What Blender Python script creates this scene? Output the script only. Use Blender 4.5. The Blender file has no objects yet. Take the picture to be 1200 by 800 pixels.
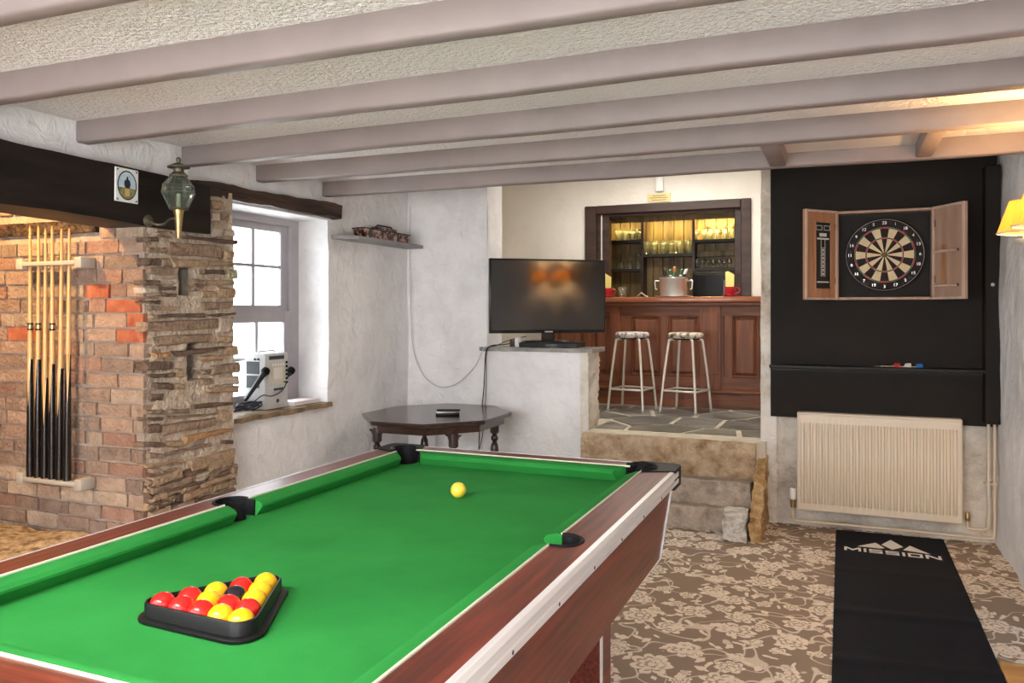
import bpy, bmesh, math, random
from math import sin, cos, pi, radians
from mathutils import Vector, Matrix, noise

random.seed(7)
scene = bpy.context.scene
C = scene.collection

# ------------------------------------------------------------------ camera
cam_d = bpy.data.cameras.new('camera')
cam = bpy.data.objects.new('camera', cam_d)
C.objects.link(cam)
cam_d.sensor_width = 36.0
cam_d.lens = 36.0 * 930 / 1200
cam_d.shift_y = -36 / 1200
cam_d.clip_start = 0.05
cam.location = (0, 0, 1.385)
cam.rotation_euler = (pi / 2, 0, radians(22.6))
scene.camera = cam

# ------------------------------------------------------------------ world and exposure
world = bpy.data.worlds.new('sky_world')
scene.world = world
world.use_nodes = True
wn = world.node_tree.nodes
bg = wn['Background']
bg.inputs['Color'].default_value = (0.93, 0.97, 1.0, 1)
bg.inputs['Strength'].default_value = 5.0
vs = scene.view_settings
vs.view_transform = 'Standard'
vs.look = 'None'
vs.gamma = 1.0
vs.use_curve_mapping = False
vs.exposure = 0.45
scene.cycles.max_bounces = 8
scene.cycles.diffuse_bounces = 5
scene.cycles.transparent_max_bounces = 12
scene.cycles.caustics_reflective = False
scene.cycles.caustics_refractive = False
scene.cycles.sample_clamp_indirect = 6.0


def area(name, loc, rot, sx, sy, power, col=(1, 1, 1), portal=False):
    d = bpy.data.lights.new(name, 'AREA')
    d.shape = 'RECTANGLE'
    d.size, d.size_y, d.energy, d.color = sx, sy, power, col
    if portal:
        d.cycles.is_portal = True
    o = bpy.data.objects.new(name, d)
    o.location, o.rotation_euler = loc, rot
    C.objects.link(o)
    return o


# daylight entering by the garden window (left) and fill from added near windows
area('window_portal', (-3.60, 3.87, 1.42), (0, radians(-90), 0), 1.2, 1.1, 1, portal=True)
area('near_window_fill', (-1.2, -1.72, 1.30), (radians(90), 0, 0), 3.6, 1.5, 85, (1.0, 0.98, 0.96))
area('daylight_garden_window', (-3.52, 3.87, 1.42), (0, radians(-90), 0), 1.1, 0.95, 9, (0.90, 0.95, 1.0))


def bulb(name, loc, power, col, r=0.03, spot=None, rot=(0, 0, 0)):
    d = bpy.data.lights.new(name, 'SPOT' if spot else 'POINT')
    d.energy, d.color, d.shadow_soft_size = power, col, r
    if spot:
        d.spot_size = radians(spot)
        d.spot_blend = 0.3
    o = bpy.data.objects.new(name, d)
    o.location, o.rotation_euler = loc, rot
    C.objects.link(o)
    return o


# ------------------------------------------------------------------ materials
def ramp(nt, stops):
    n = nt.nodes.new('ShaderNodeValToRGB')
    e = n.color_ramp.elements
    while len(e) < len(stops):
        e.new(0.5)
    for el, (p, c) in zip(e, stops):
        el.position = p
        el.color = (*c, 1)
    return n


def newmat(name):
    m = bpy.data.materials.new(name)
    m.use_nodes = True
    nt = m.node_tree
    b = nt.nodes['Principled BSDF']
    return m, nt, b


def mat(name, col, rough=0.5, metal=0.0, col2=None, nscale=6.0, stretch=(1, 1, 1), detail=4.0, bump=0.0, bscale=40.0,
        bdetail=4.0, coat=0.0, spec=0.5, emit=None, estr=0.0, trans=0.0, ior=1.45, lo=0.35, hi=0.65, rnd=False, rotz=0.0,
        bstretch=None, rnd_tint=0.0, bdist=0.01):
    m, nt, b = newmat(name)
    L = nt.links
    b.inputs['Base Color'].default_value = (*col, 1)
    b.inputs['Roughness'].default_value = rough
    b.inputs['Metallic'].default_value = metal
    b.inputs['Coat Weight'].default_value = coat
    b.inputs['Coat Roughness'].default_value = 0.1
    b.inputs['Specular IOR Level'].default_value = spec
    b.inputs['Transmission Weight'].default_value = trans
    b.inputs['IOR'].default_value = ior
    if emit:
        b.inputs['Emission Color'].default_value = (*emit, 1)
        b.inputs['Emission Strength'].default_value = estr
    if col2 is None and not bump:
        return m
    tc = nt.nodes.new('ShaderNodeTexCoord')
    src = tc.outputs['Object']
    oi = None
    if rnd or rnd_tint:
        oi = nt.nodes.new('ShaderNodeObjectInfo')
    if rnd:
        ad = nt.nodes.new('ShaderNodeVectorMath')
        ad.operation = 'MULTIPLY_ADD'
        cx = nt.nodes.new('ShaderNodeCombineXYZ')
        for k in range(3):
            L.new(oi.outputs['Random'], cx.inputs[k])
        L.new(cx.outputs[0], ad.inputs[0])
        ad.inputs[1].default_value = (37, 91, 53)
        L.new(src, ad.inputs[2])
        src = ad.outputs[0]
    if col2 is not None:
        mp = nt.nodes.new('ShaderNodeMapping')
        mp.inputs['Scale'].default_value = stretch
        mp.inputs['Rotation'].default_value = (0, 0, rotz)
        L.new(src, mp.inputs['Vector'])
        n = nt.nodes.new('ShaderNodeTexNoise')
        n.inputs['Scale'].default_value = nscale
        n.inputs['Detail'].default_value = detail
        n.inputs['Roughness'].default_value = 0.62
        L.new(mp.outputs[0], n.inputs['Vector'])
        r = ramp(nt, [(lo, col), (hi, col2)])
        L.new(n.outputs['Fac'], r.inputs['Fac'])
        out = r.outputs['Color']
        if rnd_tint:
            hs = nt.nodes.new('ShaderNodeHueSaturation')
            mr = nt.nodes.new('ShaderNodeMapRange')
            mr.inputs['To Min'].default_value = 1 - rnd_tint
            mr.inputs['To Max'].default_value = 1 + rnd_tint
            L.new(oi.outputs['Random'], mr.inputs['Value'])
            L.new(mr.outputs[0], hs.inputs['Value'])
            L.new(out, hs.inputs['Color'])
            out = hs.outputs['Color']
        L.new(out, b.inputs['Base Color'])
    if bump:
        n2 = nt.nodes.new('ShaderNodeTexNoise')
        n2.inputs['Scale'].default_value = bscale
        n2.inputs['Detail'].default_value = bdetail
        if bstretch:
            mp2 = nt.nodes.new('ShaderNodeMapping')
            mp2.inputs['Scale'].default_value = bstretch
            L.new(src, mp2.inputs['Vector'])
            L.new(mp2.outputs[0], n2.inputs['Vector'])
        else:
            L.new(src, n2.inputs['Vector'])
        bp = nt.nodes.new('ShaderNodeBump')
        bp.inputs['Strength'].default_value = bump
        bp.inputs['Distance'].default_value = bdist
        L.new(n2.outputs['Fac'], bp.inputs['Height'])
        L.new(bp.outputs[0], b.inputs['Normal'])
    return m


def wood(name, c1, c2, axis='y', scale=14.0, rough=0.35, coat=0.0, bump=0.05, st=14.0):
    s = {'x': (1, st, st), 'y': (st, 1, st), 'z': (st, st, 1)}[axis]
    return mat(name, c1, rough, col2=c2, nscale=scale / 8, stretch=s, detail=7, coat=coat, bump=bump, bscale=scale / 4,
               bstretch=s, lo=0.33, hi=0.68)


def thin_glass(name, tint, gloss, diff=0.0, dcol=(0.8, 0.8, 0.7), rough=0.03):
    m, nt, b = newmat(name)
    L = nt.links
    out = nt.nodes['Material Output']
    nt.nodes.remove(b)
    tr = nt.nodes.new('ShaderNodeBsdfTransparent')
    tr.inputs['Color'].default_value = (*tint, 1)
    gl = nt.nodes.new('ShaderNodeBsdfGlossy')
    gl.inputs['Roughness'].default_value = rough
    lw = nt.nodes.new('ShaderNodeLayerWeight')
    lw.inputs['Blend'].default_value = gloss
    mx = nt.nodes.new('ShaderNodeMixShader')
    L.new(lw.outputs['Fresnel'], mx.inputs[0])
    L.new(tr.outputs[0], mx.inputs[1])
    L.new(gl.outputs[0], mx.inputs[2])
    res = mx.outputs[0]
    if diff:
        df = nt.nodes.new('ShaderNodeBsdfTranslucent')
        df.inputs['Color'].default_value = (*dcol, 1)
        dd = nt.nodes.new('ShaderNodeBsdfDiffuse')
        dd.inputs['Color'].default_value = (*dcol, 1)
        ad = nt.nodes.new('ShaderNodeMixShader')
        L.new(df.outputs[0], ad.inputs[1])
        L.new(dd.outputs[0], ad.inputs[2])
        m2 = nt.nodes.new('ShaderNodeMixShader')
        m2.inputs[0].default_value = diff
        L.new(res, m2.inputs[1])
        L.new(ad.outputs[0], m2.inputs[2])
        res = m2.outputs[0]
    L.new(res, out.inputs['Surface'])
    return m


def shade_mat():
    m, nt, b = newmat('pleated_silk_shade')
    L = nt.links
    out = nt.nodes['Material Output']
    b.inputs['Base Color'].default_value = (0.80, 0.52, 0.16, 1)
    b.inputs['Roughness'].default_value = 0.8
    b.inputs['Emission Color'].default_value = (1.0, 0.45, 0.075, 1)
    b.inputs['Emission Strength'].default_value = 1.0
    t = nt.nodes.new('ShaderNodeBsdfTranslucent')
    t.inputs['Color'].default_value = (0.90, 0.58, 0.20, 1)
    mx = nt.nodes.new('ShaderNodeMixShader')
    mx.inputs[0].default_value = 0.75
    L.new(b.outputs[0], mx.inputs[1])
    L.new(t.outputs[0], mx.inputs[2])
    L.new(mx.outputs[0], out.inputs['Surface'])
    return m


def stipple_mat():
    m, nt, b = newmat('stippled_ceiling_paint')
    L = nt.links
    b.inputs['Base Color'].default_value = (0.95, 0.93, 0.915, 1)
    b.inputs['Roughness'].default_value = 0.75
    tc = nt.nodes.new('ShaderNodeTexCoord')
    n1 = nt.nodes.new('ShaderNodeTexNoise')
    n1.inputs['Scale'].default_value = 58
    n1.inputs['Detail'].default_value = 3
    n1.inputs['Distortion'].default_value = 1.6
    v = nt.nodes.new('ShaderNodeTexVoronoi')
    v.feature = 'SMOOTH_F1'
    v.inputs['Scale'].default_value = 60
    L.new(tc.outputs['Object'], n1.inputs['Vector'])
    L.new(tc.outputs['Object'], v.inputs['Vector'])
    ma = nt.nodes.new('ShaderNodeMath')
    ma.operation = 'MULTIPLY_ADD'
    L.new(v.outputs['Distance'], ma.inputs[0])
    ma.inputs[1].default_value = -0.8
    L.new(n1.outputs['Fac'], ma.inputs[2])
    bp = nt.nodes.new('ShaderNodeBump')
    bp.inputs['Strength'].default_value = 0.75
    bp.inputs['Distance'].default_value = 0.03
    L.new(ma.outputs[0], bp.inputs['Height'])
    L.new(bp.outputs[0], b.inputs['Normal'])
    return m


def plaster_mat(name, c1, c2, bump=0.5, stain=None):
    m, nt, b = newmat(name)
    L = nt.links
    b.inputs['Roughness'].default_value = 0.7
    b.inputs['Specular IOR Level'].default_value = 0.3
    tc = nt.nodes.new('ShaderNodeTexCoord')
    n1 = nt.nodes.new('ShaderNodeTexNoise')
    n1.inputs['Scale'].default_value = 3.0
    n1.inputs['Detail'].default_value = 8
    n1.inputs['Roughness'].default_value = 0.65
    L.new(tc.outputs['Object'], n1.inputs['Vector'])
    stops = [(0.36, c2), (0.56, c1)]
    if stain:
        stops = [(0.30, stain)] + [(0.40, c2), (0.56, c1)]
    r = ramp(nt, stops)
    L.new(n1.outputs['Fac'], r.inputs['Fac'])
    L.new(r.outputs['Color'], b.inputs['Base Color'])
    n2 = nt.nodes.new('ShaderNodeTexNoise')
    n2.inputs['Scale'].default_value = 9
    n2.inputs['Detail'].default_value = 6
    n2.inputs['Distortion'].default_value = 0.8
    L.new(tc.outputs['Object'], n2.inputs['Vector'])
    bp = nt.nodes.new('ShaderNodeBump')
    bp.inputs['Strength'].default_value = bump
    bp.inputs['Distance'].default_value = 0.035
    L.new(n2.outputs['Fac'], bp.inputs['Height'])
    L.new(bp.outputs[0], b.inputs['Normal'])
    return m


def carpet_mat():
    m, nt, b = newmat('floral_carpet_pile')
    L = nt.links
    N = nt.nodes.new
    b.inputs['Roughness'].default_value = 0.95
    b.inputs['Specular IOR Level'].default_value = 0.1
    tc = N('ShaderNodeTexCoord')
    co = tc.outputs['Object']

    def math_(op, a, bb=None, c=None, clamp=False):
        n = N('ShaderNodeMath')
        n.operation = op
        n.use_clamp = clamp
        for i, v in enumerate((a, bb, c)):
            if v is None:
                continue
            if isinstance(v, (int, float)):
                n.inputs[i].default_value = v
            else:
                L.new(v, n.inputs[i])
        return n.outputs[0]

    # warp the coordinates a little so that petals are not perfect
    wn_ = N('ShaderNodeTexNoise')
    wn_.inputs['Scale'].default_value = 22
    wn_.inputs['Detail'].default_value = 2
    L.new(co, wn_.inputs['Vector'])
    vm = N('ShaderNodeVectorMath')
    vm.operation = 'MULTIPLY_ADD'
    L.new(wn_.outputs['Color'], vm.inputs[0])
    vm.inputs[1].default_value = (0.028, 0.028, 0)
    L.new(co, vm.inputs[2])
    wco = vm.outputs[0]

    def smooth(v, a, bb):
        mr = N('ShaderNodeMapRange')
        mr.interpolation_type = 'SMOOTHSTEP'
        mr.inputs['From Min'].default_value = a
        mr.inputs['From Max'].default_value = bb
        L.new(v, mr.inputs['Value'])
        return mr.outputs[0]

    def flowers(scale, R, petals, off, squash=1.0, rings=True, keep=0.0):
        ad = N('ShaderNodeVectorMath')
        ad.operation = 'ADD'
        L.new(wco, ad.inputs[0])
        ad.inputs[1].default_value = off
        v = N('ShaderNodeTexVoronoi')
        v.voronoi_dimensions = '2D'
        v.inputs['Scale'].default_value = scale
        v.inputs['Randomness'].default_value = 0.72
        L.new(ad.outputs[0], v.inputs['Vector'])
        sb = N('ShaderNodeVectorMath')
        sb.operation = 'SUBTRACT'
        L.new(ad.outputs[0], sb.inputs[0])
        L.new(v.outputs['Position'], sb.inputs[1])
        sp = N('ShaderNodeSeparateXYZ')
        L.new(sb.outputs[0], sp.inputs[0])
        cs = N('ShaderNodeSeparateColor')
        L.new(v.outputs['Color'], cs.inputs[0])
        rot = math_('MULTIPLY', cs.outputs[0], 6.283)
        sn, csn = math_('SINE', rot), math_('COSINE', rot)
        x = math_('ADD', math_('MULTIPLY', sp.outputs[0], csn), math_('MULTIPLY', sp.outputs[1], sn))
        y = math_('SUBTRACT', math_('MULTIPLY', sp.outputs[1], csn), math_('MULTIPLY', sp.outputs[0], sn))
        y = math_('MULTIPLY', y, squash)
        r = math_('SQRT', math_('ADD', math_('MULTIPLY', x, x), math_('MULTIPLY', y, y)))
        an = math_('ARCTAN2', y, x)
        pet = math_('ABSOLUTE', math_('COSINE', math_('MULTIPLY', an, petals / 2)))
        rr = math_('MULTIPLY', math_('MULTIPLY_ADD', pet, 0.34, 0.72),
                   math_('MULTIPLY_ADD', cs.outputs[1], 0.5 * R, 0.72 * R))
        q = math_('DIVIDE', r, rr)
        mask = math_('SUBTRACT', 1.0, smooth(q, 0.92, 1.02))
        if rings:
            d1 = math_('ABSOLUTE', math_('SUBTRACT', q, 0.62))
            ring = math_('SUBTRACT', 1.0, smooth(d1, 0.04, 0.10))
            dot = math_('ABSOLUTE', math_('SUBTRACT', q, 0.26))
            ring2 = math_('SUBTRACT', 1.0, smooth(dot, 0.04, 0.10))
            lines = math_('SUBTRACT', 1.0, smooth(pet, 0.10, 0.22))
            lines = math_('MULTIPLY', lines, smooth(q, 0.3, 0.4))
            dark = math_('MAXIMUM', math_('MAXIMUM', ring, ring2), lines)
            mask = math_('MULTIPLY', mask, math_('MULTIPLY_ADD', dark, -0.8, 1.0))
        if keep:
            mask = math_('MULTIPLY', mask, math_('GREATER_THAN', cs.outputs[2], keep))
        return mask

    big = flowers(4.1, 0.078, 7, (0, 0, 0), 1.15)
    mid = flowers(6.3, 0.042, 5, (3.1, 1.7, 0), 1.3, keep=0.45)
    sml = flowers(11.0, 0.026, 4, (7.7, 5.2, 0), 1.6, rings=False, keep=0.6)
    leaf = flowers(13.0, 0.028, 2, (2.2, 9.4, 0), 2.4, rings=False, keep=0.6)
    vines = None
    for sc_, o_ in ((3.4, (0, 0, 0)), (4.6, (5, 3, 2))):
        ad = N('ShaderNodeVectorMath')
        ad.operation = 'ADD'
        L.new(co, ad.inputs[0])
        ad.inputs[1].default_value = o_
        nz = N('ShaderNodeTexNoise')
        nz.inputs['Scale'].default_value = sc_
        nz.inputs['Detail'].default_value = 1.0
        L.new(ad.outputs[0], nz.inputs['Vector'])
        dd = math_('ABSOLUTE', math_('SUBTRACT', nz.outputs['Fac'], 0.5))
        k = math_('SUBTRACT', 1.0, smooth(dd, 0.005, 0.011))
        vines = k if vines is None else math_('MAXIMUM', vines, k)
    vines = math_('MULTIPLY', vines, 0.75)
    tot = math_('MAXIMUM', math_('MAXIMUM', big, mid), math_('MAXIMUM', math_('MAXIMUM', sml, leaf), vines))
    fz = N('ShaderNodeTexNoise')
    fz.inputs['Scale'].default_value = 160
    L.new(co, fz.inputs['Vector'])
    tot = math_('MULTIPLY', tot, math_('MULTIPLY_ADD', fz.outputs['Fac'], 0.8, 0.55), clamp=True)
    r = ramp(nt, [(0.0, (0.265, 0.210, 0.168)), (1.0, (0.76, 0.68, 0.59))])
    L.new(tot, r.inputs['Fac'])
    L.new(r.outputs['Color'], b.inputs['Base Color'])
    bp = N('ShaderNodeBump')
    bp.inputs['Strength'].default_value = 0.25
    bp.inputs['Distance'].default_value = 0.004
    f2 = N('ShaderNodeTexNoise')
    f2.inputs['Scale'].default_value = 320
    L.new(co, f2.inputs['Vector'])
    L.new(f2.outputs['Fac'], bp.inputs['Height'])
    L.new(bp.outputs[0], b.inputs['Normal'])
    return m


M = {}
M['stipple'] = stipple_mat()
M['plaster'] = plaster_mat('rough_white_plaster', (0.86, 0.855, 0.86), (0.745, 0.74, 0.755), 0.55)
M['plaster_base'] = plaster_mat('worn_plaster_over_stone', (0.70, 0.65, 0.58), (0.50, 0.44, 0.37), 0.9, (0.30, 0.25, 0.20))
M['plaster_worn'] = plaster_mat('flaking_plaster', (0.78, 0.74, 0.68), (0.60, 0.52, 0.43), 0.9, (0.36, 0.29, 0.21))
M['cream'] = plaster_mat('cream_wall_paint', (0.80, 0.765, 0.70), (0.75, 0.71, 0.64), 0.15)
M['beam'] = mat('taupe_beam_paint', (0.225, 0.185, 0.178), 0.5, col2=(0.265, 0.218, 0.208), nscale=3, bump=0.15, bscale=12)
M['hatch'] = mat('off_white_board', (0.72, 0.68, 0.62), 0.6, col2=(0.78, 0.74, 0.69), nscale=3)
M['carpet'] = carpet_mat()
M['mantel'] = mat('black_stained_oak', (0.004, 0.0035, 0.0035), 0.5, spec=0.3, col2=(0.018, 0.013, 0.010), nscale=2.2, stretch=(6, 0.8, 6),
                  detail=8, bump=0.35, bscale=6, bstretch=(5, 0.8, 5))
M['lintel'] = mat('old_dark_oak', (0.012, 0.007, 0.005), 0.6, col2=(0.085, 0.045, 0.028), nscale=2.5, stretch=(6, 0.8, 6),
                  detail=8, bump=1.0, bscale=6, bstretch=(5, 0.7, 5), bdist=0.03)
M['mortar'] = mat('lime_mortar', (0.42, 0.33, 0.25), 0.9, col2=(0.66, 0.55, 0.44), nscale=22, detail=8, bump=1.0, bscale=55, bdetail=7, bdist=0.02)
M['brick_mortar'] = mat('brick_joint_mortar', (0.30, 0.23, 0.19), 0.9, col2=(0.44, 0.355, 0.295), nscale=9, bump=0.6, bscale=60)
for i, (a, b_) in enumerate([((0.22, 0.145, 0.108), (0.38, 0.275, 0.215)), ((0.17, 0.12, 0.095), (0.30, 0.22, 0.175)),
                             ((0.25, 0.16, 0.118), (0.40, 0.285, 0.22)), ((0.30, 0.22, 0.16), (0.46, 0.36, 0.28)),
                             ((0.23, 0.125, 0.09), (0.35, 0.215, 0.165))]):
    M['brick%d' % i] = mat('weathered_brick_%d' % i, a, 0.85, col2=b_, nscale=13, detail=8, bump=0.9, bscale=60, bdetail=7, bdist=0.015, rnd=True, rnd_tint=0.2,
                           lo=0.3, hi=0.7)
M['brick_red'] = mat('orange_red_brick', (0.30, 0.068, 0.032), 0.8, col2=(0.42, 0.15, 0.08), nscale=14, bump=0.4, bscale=60, rnd=True)
for i, (a, b_) in enumerate([((0.19, 0.125, 0.085), (0.38, 0.27, 0.19)), ((0.075, 0.048, 0.036), (0.22, 0.145, 0.10)),
                             ((0.29, 0.19, 0.115), (0.48, 0.34, 0.22)), ((0.44, 0.35, 0.27), (0.64, 0.53, 0.43)),
                             ((0.36, 0.18, 0.07), (0.52, 0.32, 0.16)), ((0.30, 0.29, 0.18), (0.50, 0.46, 0.34))]):
    M['stone%d' % i] = mat('pillar_stone_%d' % i, a, 0.8, col2=b_, nscale=13, stretch=(1, 1, 3), detail=8, bump=1.0, bscale=42, bdetail=7, bdist=0.02, rnd=True,
                           lo=0.3, hi=0.7)
M['sandstone'] = mat('worn_sandstone', (0.27, 0.165, 0.085), 0.85, col2=(0.60, 0.47, 0.32), nscale=9, detail=9, bump=1.0, bscale=34, bdetail=8, bdist=0.03, lo=0.33, hi=0.62)
M['sandstone_grey'] = mat('greyed_step_stone', (0.27, 0.22, 0.175), 0.9, col2=(0.56, 0.48, 0.40), nscale=12, detail=9, bump=0.8, bscale=40, bdetail=8, bdist=0.02, lo=0.33, hi=0.66)
M['ochre_stone'] = mat('ochre_broken_stone', (0.33, 0.18, 0.06), 0.85, col2=(0.64, 0.45, 0.24), nscale=18, detail=9, bump=1.0, bscale=45, bdist=0.03)
M['white_stone'] = mat('whitewashed_stone', (0.28, 0.26, 0.24), 0.85, col2=(0.70, 0.68, 0.64), nscale=14, detail=9, bump=1.0, bscale=45, bdist=0.03, lo=0.40, hi=0.56)
M['slate'] = mat('grey_slate', (0.10, 0.098, 0.09), 0.38, col2=(0.26, 0.25, 0.225), nscale=4, bump=0.35, bscale=18, rnd=True, rnd_tint=0.25)
M['slate_joint'] = mat('pale_floor_joint', (0.50, 0.45, 0.36), 0.8, col2=(0.66, 0.60, 0.50), nscale=10)
M['slate_top'] = mat('grey_slate_coping', (0.20, 0.19, 0.175), 0.5, col2=(0.38, 0.36, 0.33), nscale=8, bump=0.4, bscale=20)
M['win_paint'] = mat('grey_lilac_window_paint', (0.40, 0.385, 0.42), 0.4, col2=(0.46, 0.44, 0.47), nscale=5)
M['win_glass'] = thin_glass('window_glass', (0.97, 0.98, 0.98), 0.08)
M['felt'] = mat('green_baize', (0.019, 0.190, 0.036), 0.9, col2=(0.025, 0.230, 0.045), nscale=3, bump=0.1, bscale=300, spec=0.12)
M['rosewood'] = wood('rosewood_laminate', (0.045, 0.009, 0.006), (0.20, 0.034, 0.016), 'y', 26, 0.36, coat=0.12, bump=0.0, st=22)
M['rosewood_x'] = wood('rosewood_laminate_cross', (0.045, 0.009, 0.006), (0.20, 0.034, 0.016), 'x', 26, 0.36, coat=0.12, bump=0.0, st=22)
M['piping'] = mat('cream_piping', (0.62, 0.60, 0.48), 0.5)
M['alu'] = mat('brushed_aluminium_trim', (0.72, 0.70, 0.70), 0.35, metal=0.45, col2=(0.82, 0.81, 0.81), nscale=2, stretch=(30, 1, 30))
M['chrome'] = mat('chrome', (0.80, 0.80, 0.80), 0.12, metal=1.0)
M['steel'] = mat('brushed_steel', (0.66, 0.65, 0.63), 0.34, metal=0.85)
M['screw'] = mat('dark_screw_head', (0.10, 0.09, 0.09), 0.5, metal=0.6)
M['black_plastic'] = mat('black_plastic', (0.006, 0.006, 0.007), 0.38, spec=0.25)
M['black_matt'] = mat('matt_black_rubber', (0.008, 0.008, 0.009), 0.7, spec=0.15)
M['casting'] = mat('black_corner_casting', (0.005, 0.005, 0.0055), 0.5, spec=0.15)
M['pocket'] = mat('black_pocket_leather', (0.006, 0.006, 0.007), 0.55, spec=0.25, bump=0.3, bscale=80)
M['ball_red'] = mat('glossy_red_resin', (0.62, 0.012, 0.010), 0.12, coat=0.4)
M['ball_yellow'] = mat('glossy_yellow_resin', (0.86, 0.47, 0.008), 0.12, coat=0.4)
M['ball_cue'] = mat('pale_yellow_resin', (0.85, 0.60, 0.06), 0.15, coat=0.4)
M['ball_black'] = mat('glossy_black_resin', (0.01, 0.008, 0.012), 0.1, coat=0.4)
M['dark_table'] = wood('dark_oak_table', (0.020, 0.010, 0.008), (0.055, 0.028, 0.022), 'x', 18, 0.25, coat=0.3, st=12)
M['dark_turned'] = wood('dark_turned_oak', (0.016, 0.008, 0.006), (0.050, 0.024, 0.017), 'z', 18, 0.28, coat=0.3, st=8)
M['tv_black'] = mat('tv_gloss_bezel', (0.012, 0.012, 0.012), 0.25)
M['tv_screen'] = mat('dark_tv_screen', (0.004, 0.004, 0.005), 0.07, spec=0.8, coat=0.35)
M['panel_black'] = mat('matt_black_board_paint', (0.010, 0.008, 0.0065), 0.7, col2=(0.014, 0.011, 0.009), nscale=3, spec=0.25)
M['panel_edge'] = mat('black_shelf_paint', (0.008, 0.0065, 0.006), 0.5, spec=0.3)
M['mahogany'] = wood('mahogany_bar_panelling', (0.078, 0.020, 0.006), (0.205, 0.062, 0.019), 'z', 16, 0.5, coat=0.0, st=12)
M['mahogany_x'] = wood('mahogany_bar_rail', (0.078, 0.020, 0.006), (0.205, 0.062, 0.019), 'x', 16, 0.5, coat=0.0, st=12)
M['bartop'] = wood('reddish_bar_top', (0.20, 0.055, 0.022), (0.34, 0.11, 0.05), 'x', 14, 0.3, coat=0.3, st=12)
M['frame_dark'] = wood('dark_hatch_frame', (0.020, 0.009, 0.006), (0.060, 0.028, 0.018), 'x', 16, 0.45, st=12)
M['plank'] = wood('brown_pine_boarding', (0.07, 0.043, 0.016), (0.26, 0.175, 0.065), 'z', 10, 0.5, st=9)
M['bar_shelf'] = mat('dark_bar_shelf', (0.012, 0.008, 0.006), 0.5)
M['glass'] = thin_glass('clear_drinking_glass', (0.93, 0.93, 0.90), 0.35, 0.10)
M['stool_metal'] = mat('cream_stool_tube', (0.66, 0.62, 0.56), 0.3, metal=0.3)
M['stool_seat'] = mat('mottled_stool_fabric', (0.10, 0.085, 0.07), 0.8, col2=(0.66, 0.58, 0.47), nscale=24, detail=2, lo=0.42, hi=0.56, rnd=True)
M['stool_seat_lilac'] = mat('mottled_lilac_stool_fabric', (0.16, 0.13, 0.15), 0.8, col2=(0.66, 0.60, 0.56), nscale=24, detail=2, lo=0.42, hi=0.56, rnd=True)
M['brass'] = mat('aged_brass', (0.42, 0.30, 0.13), 0.38, metal=0.9, col2=(0.55, 0.41, 0.20), nscale=20)
M['pewter'] = mat('dull_bronze', (0.10, 0.09, 0.065), 0.5, metal=0.7, col2=(0.20, 0.18, 0.13), nscale=18)
M['lantern_glass'] = thin_glass('old_lantern_glass', (0.75, 0.82, 0.76), 0.35, 0.16, (0.55, 0.62, 0.52))
M['tile_white'] = mat('white_glazed_tile', (0.78, 0.80, 0.80), 0.15)
M['tile_sky'] = mat('pale_blue_glaze', (0.34, 0.55, 0.70), 0.2, col2=(0.62, 0.74, 0.78), nscale=18)
M['tile_green'] = mat('olive_glaze', (0.10, 0.11, 0.05), 0.2, col2=(0.33, 0.31, 0.16), nscale=40)
M['tile_navy'] = mat('dark_navy_glaze', (0.02, 0.025, 0.05), 0.2)
M['tile_gold'] = mat('ochre_glaze', (0.55, 0.40, 0.12), 0.2)
M['cue_wood'] = wood('pale_ash_cue', (0.62, 0.33, 0.10), (0.80, 0.50, 0.21), 'z', 24, 0.3, coat=0.3, st=30)
M['cue_black'] = mat('ebony_cue_butt', (0.008, 0.006, 0.006), 0.25, coat=0.4)
M['rack_grey'] = mat('grey_beige_rack_plastic', (0.42, 0.38, 0.33), 0.45)
M['hearth'] = mat('rubble_hearth', (0.18, 0.11, 0.055), 0.95, col2=(0.52, 0.40, 0.25), nscale=22, bump=1.0, bscale=45, lo=0.38, hi=0.6)
M['soot'] = mat('sooty_brickwork', (0.06, 0.04, 0.028), 0.95, col2=(0.16, 0.10, 0.07), nscale=8)
M['rad'] = mat('cream_radiator_enamel', (0.68, 0.59, 0.47), 0.4)
M['pipe'] = mat('cream_painted_pipe', (0.64, 0.54, 0.42), 0.45)
M['white_plastic'] = mat('white_plastic', (0.80, 0.80, 0.79), 0.4)
M['mat_black'] = mat('black_rubber_mat', (0.0042, 0.0058, 0.0110), 0.6, spec=0.10, col2=(0.007, 0.0090, 0.0155), nscale=5, bump=0.15, bscale=120)
M['mat_print'] = mat('white_mat_print', (0.80, 0.80, 0.80), 0.6)
M['cab_wood'] = wood('dart_cabinet_oak', (0.26, 0.12, 0.055), (0.44, 0.23, 0.12), 'z', 18, 0.45, st=10)
M['cab_side'] = wood('dart_cabinet_pale_oak', (0.30, 0.19, 0.14), (0.42, 0.28, 0.21), 'z', 18, 0.5, st=10)
M['lipping'] = wood('dart_cabinet_edge', (0.42, 0.30, 0.23), (0.55, 0.42, 0.34), 'z', 18, 0.5, st=10)
M['cab_back'] = mat('black_cabinet_liner', (0.014, 0.013, 0.012), 0.8)
M['db_black'] = mat('dartboard_black', (0.012, 0.008, 0.007), 0.8)
M['db_cream'] = mat('dartboard_sisal_cream', (0.66, 0.53, 0.34), 0.8)
M['db_red'] = mat('dartboard_red', (0.42, 0.03, 0.04), 0.8)
M['db_green'] = mat('dartboard_green', (0.03, 0.13, 0.04), 0.8)
M['wire'] = mat('number_wire', (0.55, 0.55, 0.56), 0.3, metal=0.8)
M['chalk'] = mat('scoreboard_white_print', (0.66, 0.64, 0.60), 0.7)
M['shade'] = shade_mat()
M['amp'] = mat('pale_grey_amp_case', (0.56, 0.57, 0.58), 0.4)
M['amp_panel'] = mat('ivory_amp_panel', (0.60, 0.57, 0.49), 0.4)
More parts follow.
